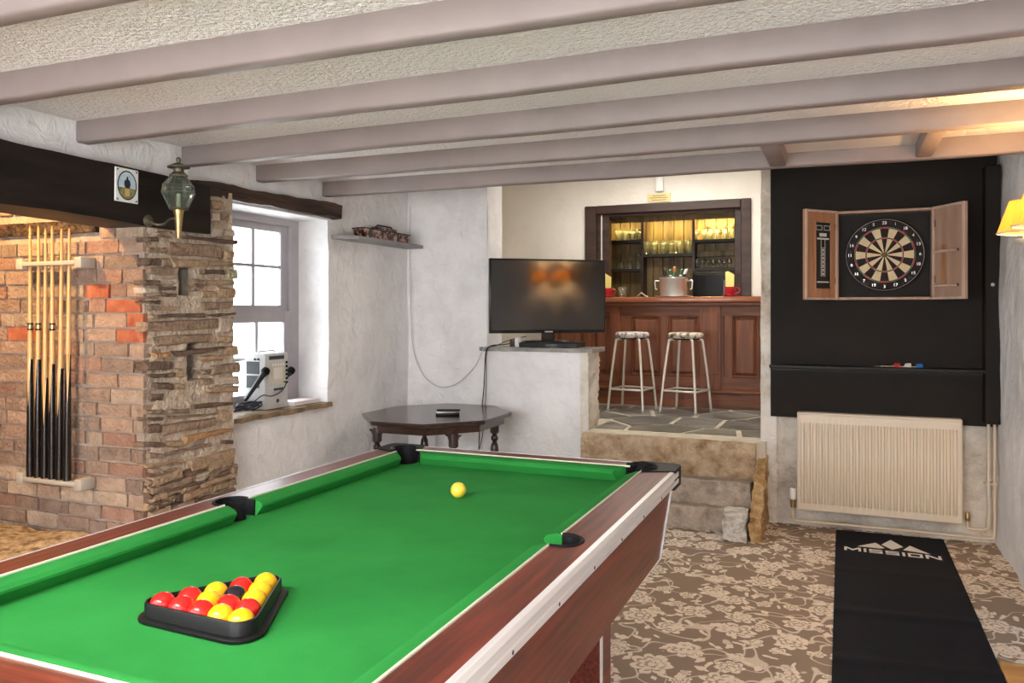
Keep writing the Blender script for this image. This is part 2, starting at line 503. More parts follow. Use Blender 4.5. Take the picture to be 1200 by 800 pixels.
M['amp_dark'] = mat('dark_amp_slot', (0.03, 0.04, 0.045), 0.4)
M['mic'] = mat('black_microphone', (0.015, 0.016, 0.02), 0.45)
M['cable'] = mat('black_cable', (0.015, 0.015, 0.018), 0.5)
M['cable_blue'] = mat('blue_black_cable', (0.02, 0.028, 0.05), 0.4)
M['cable_white'] = mat('painted_cable', (0.52, 0.50, 0.49), 0.6)
M['paper'] = mat('pinkish_paper', (0.74, 0.66, 0.68), 0.7)
M['sill_slate'] = mat('brown_slate_sill', (0.14, 0.09, 0.05), 0.6, col2=(0.34, 0.24, 0.14), nscale=14, bump=0.7, bscale=30)
M['shelf_grey'] = mat('grey_shelf_paint', (0.26, 0.25, 0.25), 0.5, col2=(0.31, 0.30, 0.30), nscale=6)
M['box_pattern'] = mat('patterned_tin', (0.025, 0.012, 0.010), 0.4, col2=(0.48, 0.27, 0.20), nscale=30, detail=3, lo=0.48, hi=0.60)
M['plaque'] = mat('brass_plaque', (0.60, 0.48, 0.22), 0.45, metal=0.35)
M['plaque_ink'] = mat('plaque_engraving', (0.22, 0.16, 0.07), 0.6)
M['cup_red'] = mat('red_ceramic', (0.42, 0.012, 0.025), 0.2)
M['napkin'] = mat('yellow_paper_napkin', (0.80, 0.66, 0.22), 0.8)
M['bottle_green'] = mat('green_bottle_glass', (0.03, 0.10, 0.03), 0.1)
M['bottle_dark'] = mat('dark_bottle_glass', (0.02, 0.02, 0.025), 0.1)
M['foil_copper'] = mat('copper_foil', (0.55, 0.24, 0.12), 0.35, metal=0.6)
M['foil_white'] = mat('pale_foil', (0.70, 0.72, 0.75), 0.35)
M['wood_floor'] = wood('honey_wood_floor', (0.42, 0.20, 0.05), (0.60, 0.33, 0.10), 'x', 10, 0.35, st=8)
M['gravel'] = mat('pale_garden_gravel', (0.55, 0.54, 0.50), 0.9, col2=(0.66, 0.66, 0.62), nscale=30)
M['dart_white'] = mat('white_dart_flight', (0.75, 0.75, 0.75), 0.5)
M['dart_blue'] = mat('blue_dart_flight', (0.03, 0.16, 0.42), 0.5)
M['dart_red'] = mat('red_dart_flight', (0.5, 0.05, 0.05), 0.5)
M['ceiling_plain'] = mat('white_ceiling_paint', (0.80, 0.78, 0.74), 0.7)
M['fill_lamp_white'] = mat('fill_lamp_diffuser', (0.9, 0.9, 0.88), 0.5, emit=(1, 0.95, 0.88), estr=6.0)  # glowing face of the ceiling lamps added as fill
M['bulb_warm'] = mat('warm_bulb', (1, 0.8, 0.5), 0.4, emit=(1.0, 0.62, 0.25), estr=12.0)


# ------------------------------------------------------------------ mesh helpers
def tag(o, label=None, cat=None, group=None, kind=None):
    if label:
        o['label'] = label
    if cat:
        o['category'] = cat
    if group:
        o['group'] = group
    if kind:
        o['kind'] = kind
    return o


def empty(name, loc, label=None, cat=None, group=None, rotz=0.0, kind=None):
    o = bpy.data.objects.new(name, None)
    o.empty_display_size = 0.05
    o.location = loc
    o.rotation_euler = (0, 0, rotz)
    C.objects.link(o)
    return tag(o, label, cat, group, kind)


def root_of(o):
    m = Matrix.Translation(o.location) @ o.rotation_euler.to_matrix().to_4x4()
    return m


def obj(name, bm, m, parent=None, smooth=None, world=True):
    """link bm as one mesh object; world=True means the mesh is authored in world space even under a moved parent"""
    me = bpy.data.meshes.new(name)
    bmesh.ops.recalc_face_normals(bm, faces=bm.faces)
    bm.to_mesh(me)
    bm.free()
    o = bpy.data.objects.new(name, me)
    C.objects.link(o)
    mats = m if isinstance(m, (list, tuple)) else [m]
    for k in mats:
        me.materials.append(M[k] if isinstance(k, str) else k)
    if smooth is not None:
        me.polygons.foreach_set('use_smooth', [True] * len(me.polygons))
        me.set_sharp_from_angle(angle=radians(smooth))
    if parent is not None:
        o.parent = parent
        if world and parent.type == 'EMPTY':
            o.matrix_parent_inverse = root_of(parent).inverted()
    return o


def nb():
    return bmesh.new()


def box(bm, x0, x1, y0, y1, z0, z1, bev=0.0, seg=1, mi=0, rot=None):
    v = [bm.verts.new(p) for p in ((x0, y0, z0), (x1, y0, z0), (x1, y1, z0), (x0, y1, z0),
                                   (x0, y0, z1), (x1, y0, z1), (x1, y1, z1), (x0, y1, z1))]
    fs = [bm.faces.new([v[i] for i in q]) for q in ((3, 2, 1, 0), (4, 5, 6, 7), (0, 1, 5, 4), (1, 2, 6, 5), (2, 3, 7, 6), (3, 0, 4, 7))]
    for f_ in fs:
        f_.material_index = mi
    vs_ = v
    if bev:
        es = list({e for f_ in fs for e in f_.edges})
        r = bmesh.ops.bevel(bm, geom=es, offset=bev, segments=seg, profile=0.5, affect='EDGES')
        vs_ = list({vv for f_ in r['faces'] for vv in f_.verts} | {vv for vv in v if vv.is_valid})
        for vv in list(vs_):
            for f_ in vv.link_faces:
                f_.material_index = mi
    if rot is not None:
        bmesh.ops.transform(bm, matrix=rot, verts=vs_)
    return vs_


def B(x0, x1, y0, y1, z0, z1, bev=0.0, seg=1):
    bm = nb()
    box(bm, x0, x1, y0, y1, z0, z1, bev, seg)
    return bm


def xf(bm, mtx):
    bmesh.ops.transform(bm, matrix=mtx, verts=bm.verts)
    return bm


def tube(bm, pts, r, seg=8, closed=False, cap=True, mi=0):
    pts = [Vector(p) for p in pts]
    n = len(pts)
    rs = r if isinstance(r, (list, tuple)) else [r] * n
    rings = []
    up = None
    for i, p in enumerate(pts):
        if closed:
            d = (pts[(i + 1) % n] - pts[i - 1]).normalized()
        elif i == 0:
            d = (pts[1] - p).normalized()
        elif i == n - 1:
            d = (p - pts[i - 1]).normalized()
        else:
            d = ((pts[i + 1] - p).normalized() + (p - pts[i - 1]).normalized()).normalized()
        if up is None:
            up = Vector((0, 0, 1)) if abs(d.z) < 0.9 else Vector((1, 0, 0))
        a = (up - d * up.dot(d)).normalized()
        b_ = d.cross(a)
        up = a
        rings.append([bm.verts.new(p + (a * cos(2 * pi * k / seg) + b_ * sin(2 * pi * k / seg)) * rs[i]) for k in range(seg)])
    m_ = n if closed else n - 1
    for i in range(m_):
        A, Bq = rings[i], rings[(i + 1) % n]
        for k in range(seg):
            f_ = bm.faces.new((A[k], A[(k + 1) % seg], Bq[(k + 1) % seg], Bq[k]))
            f_.material_index = mi
    if cap and not closed:
        for rg in (rings[0], rings[-1]):
            f_ = bm.faces.new(rg)
            f_.material_index = mi
    return bm


def T(pts, r, seg=8, closed=False):
    return tube(nb(), pts, r, seg, closed)


def lathe(bm, prof, seg=24, loc=(0, 0, 0), mtx=None, mi=0, a0=0.0):
    rings = []
    for (r, z) in prof:
        if r < 1e-6:
            rings.append([bm.verts.new((loc[0], loc[1], loc[2] + z))])
        else:
            rings.append([bm.verts.new((loc[0] + r * cos(a0 + 2 * pi * k / seg), loc[1] + r * sin(a0 + 2 * pi * k / seg), loc[2] + z))
                          for k in range(seg)])
    for A, Bq in zip(rings, rings[1:]):
        for k in range(seg):
            k2 = (k + 1) % seg
            if len(A) == 1 and len(Bq) == 1:
                continue
            if len(A) == 1:
                f_ = bm.faces.new((A[0], Bq[k2], Bq[k]))
            elif len(Bq) == 1:
                f_ = bm.faces.new((A[k], A[k2], Bq[0]))
            else:
                f_ = bm.faces.new((A[k], A[k2], Bq[k2], Bq[k]))
            f_.material_index = mi
    if mtx is not None:
        bmesh.ops.transform(bm, matrix=mtx, verts=[v for rg in rings for v in rg])
    return bm


def LT(prof, seg=24, loc=(0, 0, 0), mtx=None, a0=0.0):
    return lathe(nb(), prof, seg, loc, mtx, 0, a0)


def prism(bm, poly, z0, z1, mtx=None, mi=0):
    a = [bm.verts.new((x, y, z0)) for x, y in poly]
    b_ = [bm.verts.new((x, y, z1)) for x, y in poly]
    n = len(poly)
    fs = [bm.faces.new(a[::-1]), bm.faces.new(b_)]
    for k in range(n):
        fs.append(bm.faces.new((a[k], a[(k + 1) % n], b_[(k + 1) % n], b_[k])))
    for f_ in fs:
        f_.material_index = mi
    if mtx is not None:
        bmesh.ops.transform(bm, matrix=mtx, verts=a + b_)
    return bm


def P(poly, z0, z1, mtx=None):
    return prism(nb(), poly, z0, z1, mtx)


def loft(bm, loops, cap=True):
    rings = [[bm.verts.new(p) for p in lp] for lp in loops]
    n = len(rings[0])
    for A, Bq in zip(rings, rings[1:]):
        for k in range(n):
            bm.faces.new((A[k], A[(k + 1) % n], Bq[(k + 1) % n], Bq[k]))
    if cap:
        bm.faces.new(rings[0][::-1])
        bm.faces.new(rings[-1])
    return bm


def grid_patch(bm, o, u, v, nu, nv, nrm, amp, scale=2.0, hole=None, seed=0.0, fine=0.25, fade=None):
    """displaced rectangular plaster patch; hole(su, sv) -> True drops a cell (su, sv in metres)"""
    o, u, v, nrm = Vector(o), Vector(u), Vector(v), Vector(nrm)
    lu, lv = u.length, v.length
    vv = {}
    for i in range(nu + 1):
        for j in range(nv + 1):
            p = o + u * (i / nu) + v * (j / nv)
            d = noise.noise(p * scale + Vector((seed, 0, 0))) + fine * noise.noise(p * scale * 4 + Vector((0, seed, 0)))
            k = amp * d
            if fade:
                k *= fade(lu * i / nu, lv * j / nv)
            vv[i, j] = p + nrm * k
    made = {}

    def gv(i, j):
        if (i, j) not in made:
            made[i, j] = bm.verts.new(vv[i, j])
        return made[i, j]
    for i in range(nu):
        for j in range(nv):
            if hole and hole(lu * (i + .5) / nu, lv * (j + .5) / nv):
                continue
            bm.faces.new((gv(i, j), gv(i + 1, j), gv(i + 1, j + 1), gv(i, j + 1)))
    return bm


def rough_block(x0, x1, y0, y1, z0, z1, amp, n=(6, 6, 4), scale=6.0, seed=0.0, bm=None):
    bm = bm or nb()
    dims = [(x0, x1), (y0, y1), (z0, z1)]
    made = {}

    def gv(i, j, k):
        key = (i, j, k)
        if key not in made:
            p = Vector([a + (b_ - a) * t / nn for (a, b_), t, nn in zip(dims, key, n)])
            q = p * scale + Vector((seed, seed * 2, seed * 3))
            d = noise.noise_vector(q) + 0.5 * noise.noise_vector(q * 2.7)
            made[key] = bm.verts.new(p + d * amp)
        return made[key]
    nx, ny, nz = n
    for a in range(nx):
        for b_ in range(ny):
            bm.faces.new((gv(a, b_, 0), gv(a, b_ + 1, 0), gv(a + 1, b_ + 1, 0), gv(a + 1, b_, 0)))
            bm.faces.new((gv(a, b_, nz), gv(a + 1, b_, nz), gv(a + 1, b_ + 1, nz), gv(a, b_ + 1, nz)))
    for a in range(nx):
        for c_ in range(nz):
            bm.faces.new((gv(a, 0, c_), gv(a + 1, 0, c_), gv(a + 1, 0, c_ + 1), gv(a, 0, c_ + 1)))
            bm.faces.new((gv(a, ny, c_), gv(a, ny, c_ + 1), gv(a + 1, ny, c_ + 1), gv(a + 1, ny, c_)))
    for b_ in range(ny):
        for c_ in range(nz):
            bm.faces.new((gv(0, b_, c_), gv(0, b_, c_ + 1), gv(0, b_ + 1, c_ + 1), gv(0, b_ + 1, c_)))
            bm.faces.new((gv(nx, b_, c_), gv(nx, b_ + 1, c_), gv(nx, b_ + 1, c_ + 1), gv(nx, b_, c_ + 1)))
    return bm


def copy_tree(o, parent=None):
    c_ = o.copy()
    C.objects.link(c_)
    if parent is not None:
        c_.parent = parent
    for ch in list(o.children):
        copy_tree(ch, c_)
    return c_


def text_mesh(s, size, name, offset=0.0):
    cu = bpy.data.curves.new(name, 'FONT')
    cu.body = s
    cu.size = size
    cu.align_x = 'CENTER'
    cu.align_y = 'CENTER'
    cu.offset = offset
    cu.resolution_u = 2
    to = bpy.data.objects.new(name, cu)
    C.objects.link(to)
    dg = bpy.context.evaluated_depsgraph_get()
    me = bpy.data.meshes.new_from_object(to.evaluated_get(dg))
    bpy.data.objects.remove(to)
    bm = nb()
    bm.from_mesh(me)
    bpy.data.meshes.remove(me)
    return bm


def RX(a):
    return Matrix.Rotation(a, 4, 'X')


def RY(a):
    return Matrix.Rotation(a, 4, 'Y')


def RZ(a):
    return Matrix.Rotation(a, 4, 'Z')


def TR(x, y, z):
    return Matrix.Translation((x, y, z))


# ------------------------------------------------------------------ the room shell
LX, RXW, FY = -3.167, 0.84, 5.47       # left wall, right wall, far wall planes
CZ = 2.235                             # ceiling between the beams


def struct(name, bm, m, label, cat, smooth=None):
    return tag(obj(name, bm, m, None, smooth), label, cat, None, 'structure')


struct('floor', B(-3.30, 0.95, -1.9, 5.60, -0.06, 0.0), 'carpet', 'brown carpet with cream flowers covering the games room floor', 'carpet')

# left wall around the garden window
bm = nb()
N0 = (1, 0, 0)
grid_patch(bm, (LX, 4.415, 0), (0, 1.10, 0), (0, 0, 2.46), 44, 90, N0, 0.016, 2.2)
grid_patch(bm, (LX, 3.30, 0), (0, 1.115, 0), (0, 0, 0.765), 34, 22, N0, 0.016, 2.2)
grid_patch(bm, (LX, 3.30, 1.99), (0, 1.115, 0), (0, 0, 0.47), 34, 14, N0, 0.016, 2.2)
grid_patch(bm, (LX, -1.85, 1.98), (0, 5.15, 0), (0, 0, 0.36), 110, 10, N0, 0.010, 2.2)
prev = None
for j in range(51):                      # window reveal, sharing the displaced wall edge
    p = Vector((LX, 4.415, 0.74 + 1.29 * j / 50))
    k = 0.016 * (noise.noise(p * 2.2) + 0.25 * noise.noise(p * 8.8))
    cur = [bm.verts.new((LX + k + (-0.30 - k) * t + 0.012 * (1 if i == 0 else 0) * 0, 4.415 - 0.008 * t + 0.004 * noise.noise(p * 5 + Vector((t * 3, 0, 0))) * (1 if 0 < t < 1 else 0), p.z))
           for i, t in enumerate((0, .06, .2, .4, .7, 1))]
    if prev:
        for i in range(5):
            bm.faces.new((prev[i], prev[i + 1], cur[i + 1], cur[i]))
    prev = cur
box(bm, LX - 0.30, LX - 0.002, 3.30, 4.43, 1.99, 2.03)
box(bm, LX - 0.30, LX - 0.03, 3.30, 4.43, 0.70, 0.752)
box(bm, LX - 0.30, LX - 0.001, 3.26, 3.38, 0.0, 2.03)
box(bm, LX - 0.30, LX, -1.85, 0.40, 0.0, 2.0)
struct('wall_left', bm, 'plaster', 'uneven white plastered wall around the garden window', 'wall', 60)

# far wall: full height piece, half wall below the television, piece behind the dartboard
bm = nb()
NF = (0, -1, 0)
grid_patch(bm, (-3.20, FY, 0), (0.72, 0, 0), (0, 0, 2.46), 24, 70, NF, 0.016, 2.4, seed=3)
grid_patch(bm, (-2.48, FY, 1.06), (0, 0.28, 0), (0, 0, 1.40), 8, 40, N0, 0.006, 3, seed=3)
grid_patch(bm, (-2.48, FY, 0), (0.80, 0, 0), (0, 0, 1.085), 28, 34, NF, 0.012, 2.4, seed=3)
box(bm, -3.30, -2.50, FY + 0.05, FY + 0.30, 0, 2.75)
box(bm, -2.52, -1.70, FY + 0.05, FY + 0.27, 0, 1.08)
struct('wall_far', bm, 'plaster', 'white plastered far wall that drops to a half wall under the television', 'wall', 60)
bm = nb()
grid_patch(bm, (-1.682, FY - 0.006, 0), (0, 0.285, 0), (0, 0, 1.085), 16, 60, N0, 0.024, 9, seed=5, fine=.6)
grid_patch(bm, (-1.74, FY - 0.014, 0), (0.06, 0, 0), (0, 0, 1.085), 4, 36, NF, 0.012, 9, seed=8)
struct('trim_half_wall_end', bm, 'plaster_worn', 'flaking stone and plaster end of the half wall beside the steps', 'wall end', 50)
tag(obj('wall_coping', rough_block(-2.53, -1.645, FY - 0.03, FY + 0.30, 1.083, 1.112, 0.006, (18, 6, 2), 9), 'slate_top', None, 40),
    'grey slate coping on the half wall under the television', 'coping')

bm = nb()
grid_patch(bm, (-0.49, FY, 0), (1.40, 0, 0), (0, 0, 0.74), 44, 24, NF, 0.012, 3.2, seed=1)
box(bm, -0.48, 0.95, FY + 0.03, FY + 0.30, 0, 2.75)
struct('wall_dartboard', bm, 'plaster_base', 'bare patched plaster below the black dartboard backing', 'wall', 60)
bm = nb()
grid_patch(bm, (-0.495, FY - 0.03, 0.0), (0.10, 0, 0), (0, 0, 2.46), 5, 90, NF, 0.02, 6, seed=4)
grid_patch(bm, (-0.49, FY - 0.03, 0.0), (0, 0.30, 0), (0, 0, 2.46), 5, 60, (-1, 0, 0), 0.015, 6, seed=4)
grid_patch(bm, (0.70, FY - 0.03, 0.70), (0.16, 0, 0), (0, 0, 1.76), 6, 40, NF, 0.006, 6, seed=4)
struct('trim_doorway_edge', bm, 'plaster_worn', 'rough plaster edge of the opening beside the black backing board', 'wall edge', 50)

bm = nb()
grid_patch(bm, (RXW, -1.85, 0), (0, 7.33, 0), (0, 0, 2.46), 150, 56, (-1, 0, 0), 0.028, 2.1, seed=6)
struct('wall_right', bm, 'plaster', 'uneven whitewashed wall behind the shaded wall lamp', 'wall', 60)

# near wall; its three unseen windows are added for light from behind
bm = nb()
ny0, ny1 = -1.95, -1.80
box(bm, -3.3, -3.0, ny0, ny1, 0, 2.3)
box(bm, 0.6, 0.95, ny0, ny1, 0, 2.3)
box(bm, -3.0, 0.6, ny0, ny1, 0, 0.5)
box(bm, -3.0, 0.6, ny0, ny1, 2.08, 2.3)
struct('wall_near', bm, 'plaster', 'white wall with three added unseen windows facing the bar', 'wall')
for k in range(3):
    x0 = -3.0 + 1.2 * k
    w = empty('window_%d' % (k + 2), (x0 + 0.6, -1.88, 0.5), 'unseen casement window added in the near wall for light', 'window', 'added near wall windows', kind='structure')
    bm = nb()
    for a, b_, c_, d_ in ((0, .06, 0, 1.58), (1.14, 1.2, 0, 1.58), (.06, 1.14, 0, .06), (.06, 1.14, 1.52, 1.58), (.57, .63, .06, 1.52)):
        box(bm, x0 + a, x0 + b_, -1.90, -1.85, 0.5 + c_, 0.5 + d_)
    obj('frame', bm, 'win_paint', w)
    obj('pane', B(x0 + .06, x0 + 1.14, -1.878, -1.874, .56, 2.02), 'win_glass', w)

# ceiling with painted joists
bm = nb()
box(bm, -3.30, 0.95, -1.95, 4.43, CZ, CZ + 0.10)
ceiling = struct('ceiling', bm, 'stipple', 'stippled off-white ceiling between painted joists', 'ceiling')


def joist(xa, xb, ya, yb, w, zb, zt, seed):
    n = 46
    loops = []
    for i in range(n + 1):
        t = i / n
        x = xa + (xb - xa) * t
        y = ya + (yb - ya) * t + 0.006 * noise.noise(Vector((x * 1.3, seed, 0)))
        z = zb + 0.006 * noise.noise(Vector((x * 1.1, seed, 7))) + 0.002 * noise.noise(Vector((x * 6, seed, 3)))
        b1 = 0.010
        loops.append([(x, y - w, zt), (x, y - w, z + b1), (x, y - w + b1 * .35, z + b1 * .35), (x, y - w + b1, z),
                      (x, y - b1, z), (x, y - b1 * .35, z + b1 * .35), (x, y, z + b1), (x, y, zt)])
    return loft(nb(), loops)


for k, (ya, yb) in enumerate(((0.30, 0.32), (0.88, 0.89), (1.435, 1.46), (1.975, 2.025), (2.60, 2.572), (3.208, 3.172), (3.785, 3.80), (4.425, 4.485))):
    obj('beam', joist(-3.24, 0.93, ya, yb, 0.068, 2.14, CZ + 0.02 if k < 7 else 2.46, k * 3.1), 'beam', ceiling, 40)
for xa, xb in ((-0.354, -0.268), (0.335, 0.410)):
    obj('trimmer', B(xa, xb, 3.75, 4.44, 2.145, CZ + 0.02, 0.008, 2), 'beam', ceiling, 40)
obj('hatch_board', B(-0.27, 0.34, 3.79, 4.43, 2.212, CZ + 0.01), 'hatch', ceiling)
bm = nb()
box(bm, -3.30, 0.95, 4.43, 5.56, 2.44, 2.50)
struct('ceiling_by_steps', bm, 'ceiling_plain', 'plain white ceiling over the far end of the room', 'ceiling')

# ------------------------------------------------------------------ inglenook
bm = nb()
box(bm, -4.45, -4.38, 0.30, 3.0, 0, 2.7)
box(bm, -4.40, LX - 0.02, 0.30, 0.42, 0, 2.7)
box(bm, -4.40, LX - 0.30, 0.30, 2.95, 2.62, 2.70)
box(bm, LX - 0.10, LX - 0.02, 0.30, 2.95, 2.03, 2.70)
box(bm, -4.45, LX, 0.30, 3.3, -0.08, -0.01)
box(bm, -4.45, LX - 0.25, 3.0, 3.05, 0, 2.7)
struct('wall_hearth_back', bm, 'soot', 'sooty back of the inglenook fireplace', 'wall')
bm = nb()
box(bm, -4.40, -3.10, 2.846, 3.02, 0, 1.83)
box(bm, -4.40, -3.20, 2.846, 3.02, 1.83, 2.65)
cheek = struct('wall_inglenook', bm, 'brick_mortar', 'old brick side wall of the inglenook behind the cue rack', 'brick wall')


def brick_mesh(seed, w=0.215, d=0.08, h=0.062):
    bm = rough_block(-w / 2, w / 2, 0, d, -h / 2, h / 2, 0.0035, (4, 1, 2), 30, seed)
    me = bpy.data.meshes.new('brick')
    bmesh.ops.recalc_face_normals(bm, faces=bm.faces)
    bm.to_mesh(me)
    bm.free()
    return me


random.seed(21)
bricks = {}
for mk in ('brick0', 'brick1', 'brick2', 'brick3', 'brick4', 'brick_red'):
    bricks[mk] = []
    for q in range(3):
        me = brick_mesh(q * 3.3 + len(bricks))
        me.materials.append(M[mk])
        bricks[mk].append(me)
reds = ((-3.41, 1.487), (-3.15, 1.406), (-3.2, 1.334), (-3.15, 1.265), (-4.04, 1.26))
z = 0.245
row = 0
while z < 2.5:
    x = -4.40 - (0.11 if row % 2 else 0.0) + random.uniform(-.02, .02)
    while x < -3.12:
        w = random.choice((0.215, 0.215, 0.215, 0.105, 0.16)) + random.uniform(-.008, .008)
        if x + w > -3.10:
            w = -3.095 - x
            if w < 0.05:
                break
        cx = x + w / 2
        mk = random.choice(('brick0', 'brick0', 'brick1', 'brick2', 'brick2', 'brick3', 'brick4'))
        for rx, rz in reds:
            if abs(rx - cx) < 0.11 and abs(rz - z) < 0.037 and w > 0.06:
                mk = 'brick_red'
        if not (1.755 < z < 1.85 and cx < -3.36) and not (z > 1.84 and x + w > -3.2):
            o = bpy.data.objects.new('brick', random.choice(bricks[mk]))
            C.objects.link(o)
            o.parent = cheek
            o.location = (cx, 2.838 - random.uniform(0, 0.008), z + random.uniform(-.003, .003))
            o.scale = (w / 0.215, 1, random.uniform(0.95, 1.04))
            o.rotation_euler = (0, random.uniform(-.012, .012), 0)
        x += w + 0.011
    z += 0.0728
    row += 1
obj('embedded_timber', rough_block(-4.40, -3.40, 2.822, 2.90, 1.775, 1.838, 0.004, (16, 2, 2), 8), 'lintel', cheek, 40)

# stone pillar: mortar core with two niches, every stone a part
PX = -3.087
pillar = empty('stone_pillar', (PX - 0.1, 3.15, 0), 'rubble stone pillar of thin brown slabs beside the fireplace', 'pillar')
NICHES = ((3.055, 3.16, 1.47, 1.605), (3.105, 3.195, 1.03, 1.215))
bm = nb()
y0, y1, nu, nv = 2.852, 3.44, 66, 200
vv = {}
for i in range(nu + 1):
    for j in range(nv + 1):
        y = y0 + (y1 - y0) * i / nu
        zz = 2.03 * j / nv
        p = Vector((PX - 0.004, y, zz))
        d = 0.010 * noise.noise(p * 9) + 0.007 * noise.noise(p * 30)
        for a, b_, c_, e_ in NICHES:
            if a < y < b_ and c_ < zz < e_:
                d -= 0.16
        if y > 3.20 and zz > 1.80:
            d -= 0.02
        vv[i, j] = bm.verts.new((p.x + d, y, zz))
for i in range(nu):
    for j in range(nv):
        bm.faces.new((vv[i, j], vv[i + 1, j], vv[i + 1, j + 1], vv[i, j + 1]))
box(bm, PX - 0.33, PX - 0.19, y0, y1, 0, 2.03)
box(bm, PX - 0.30, PX - 0.012, y1 - 0.02, y1, 0, 2.03)
box(bm, PX - 0.30, PX - 0.012, y0, y0 + 0.02, 0, 2.03)
obj('mortar_core', bm, 'mortar', pillar, 50)
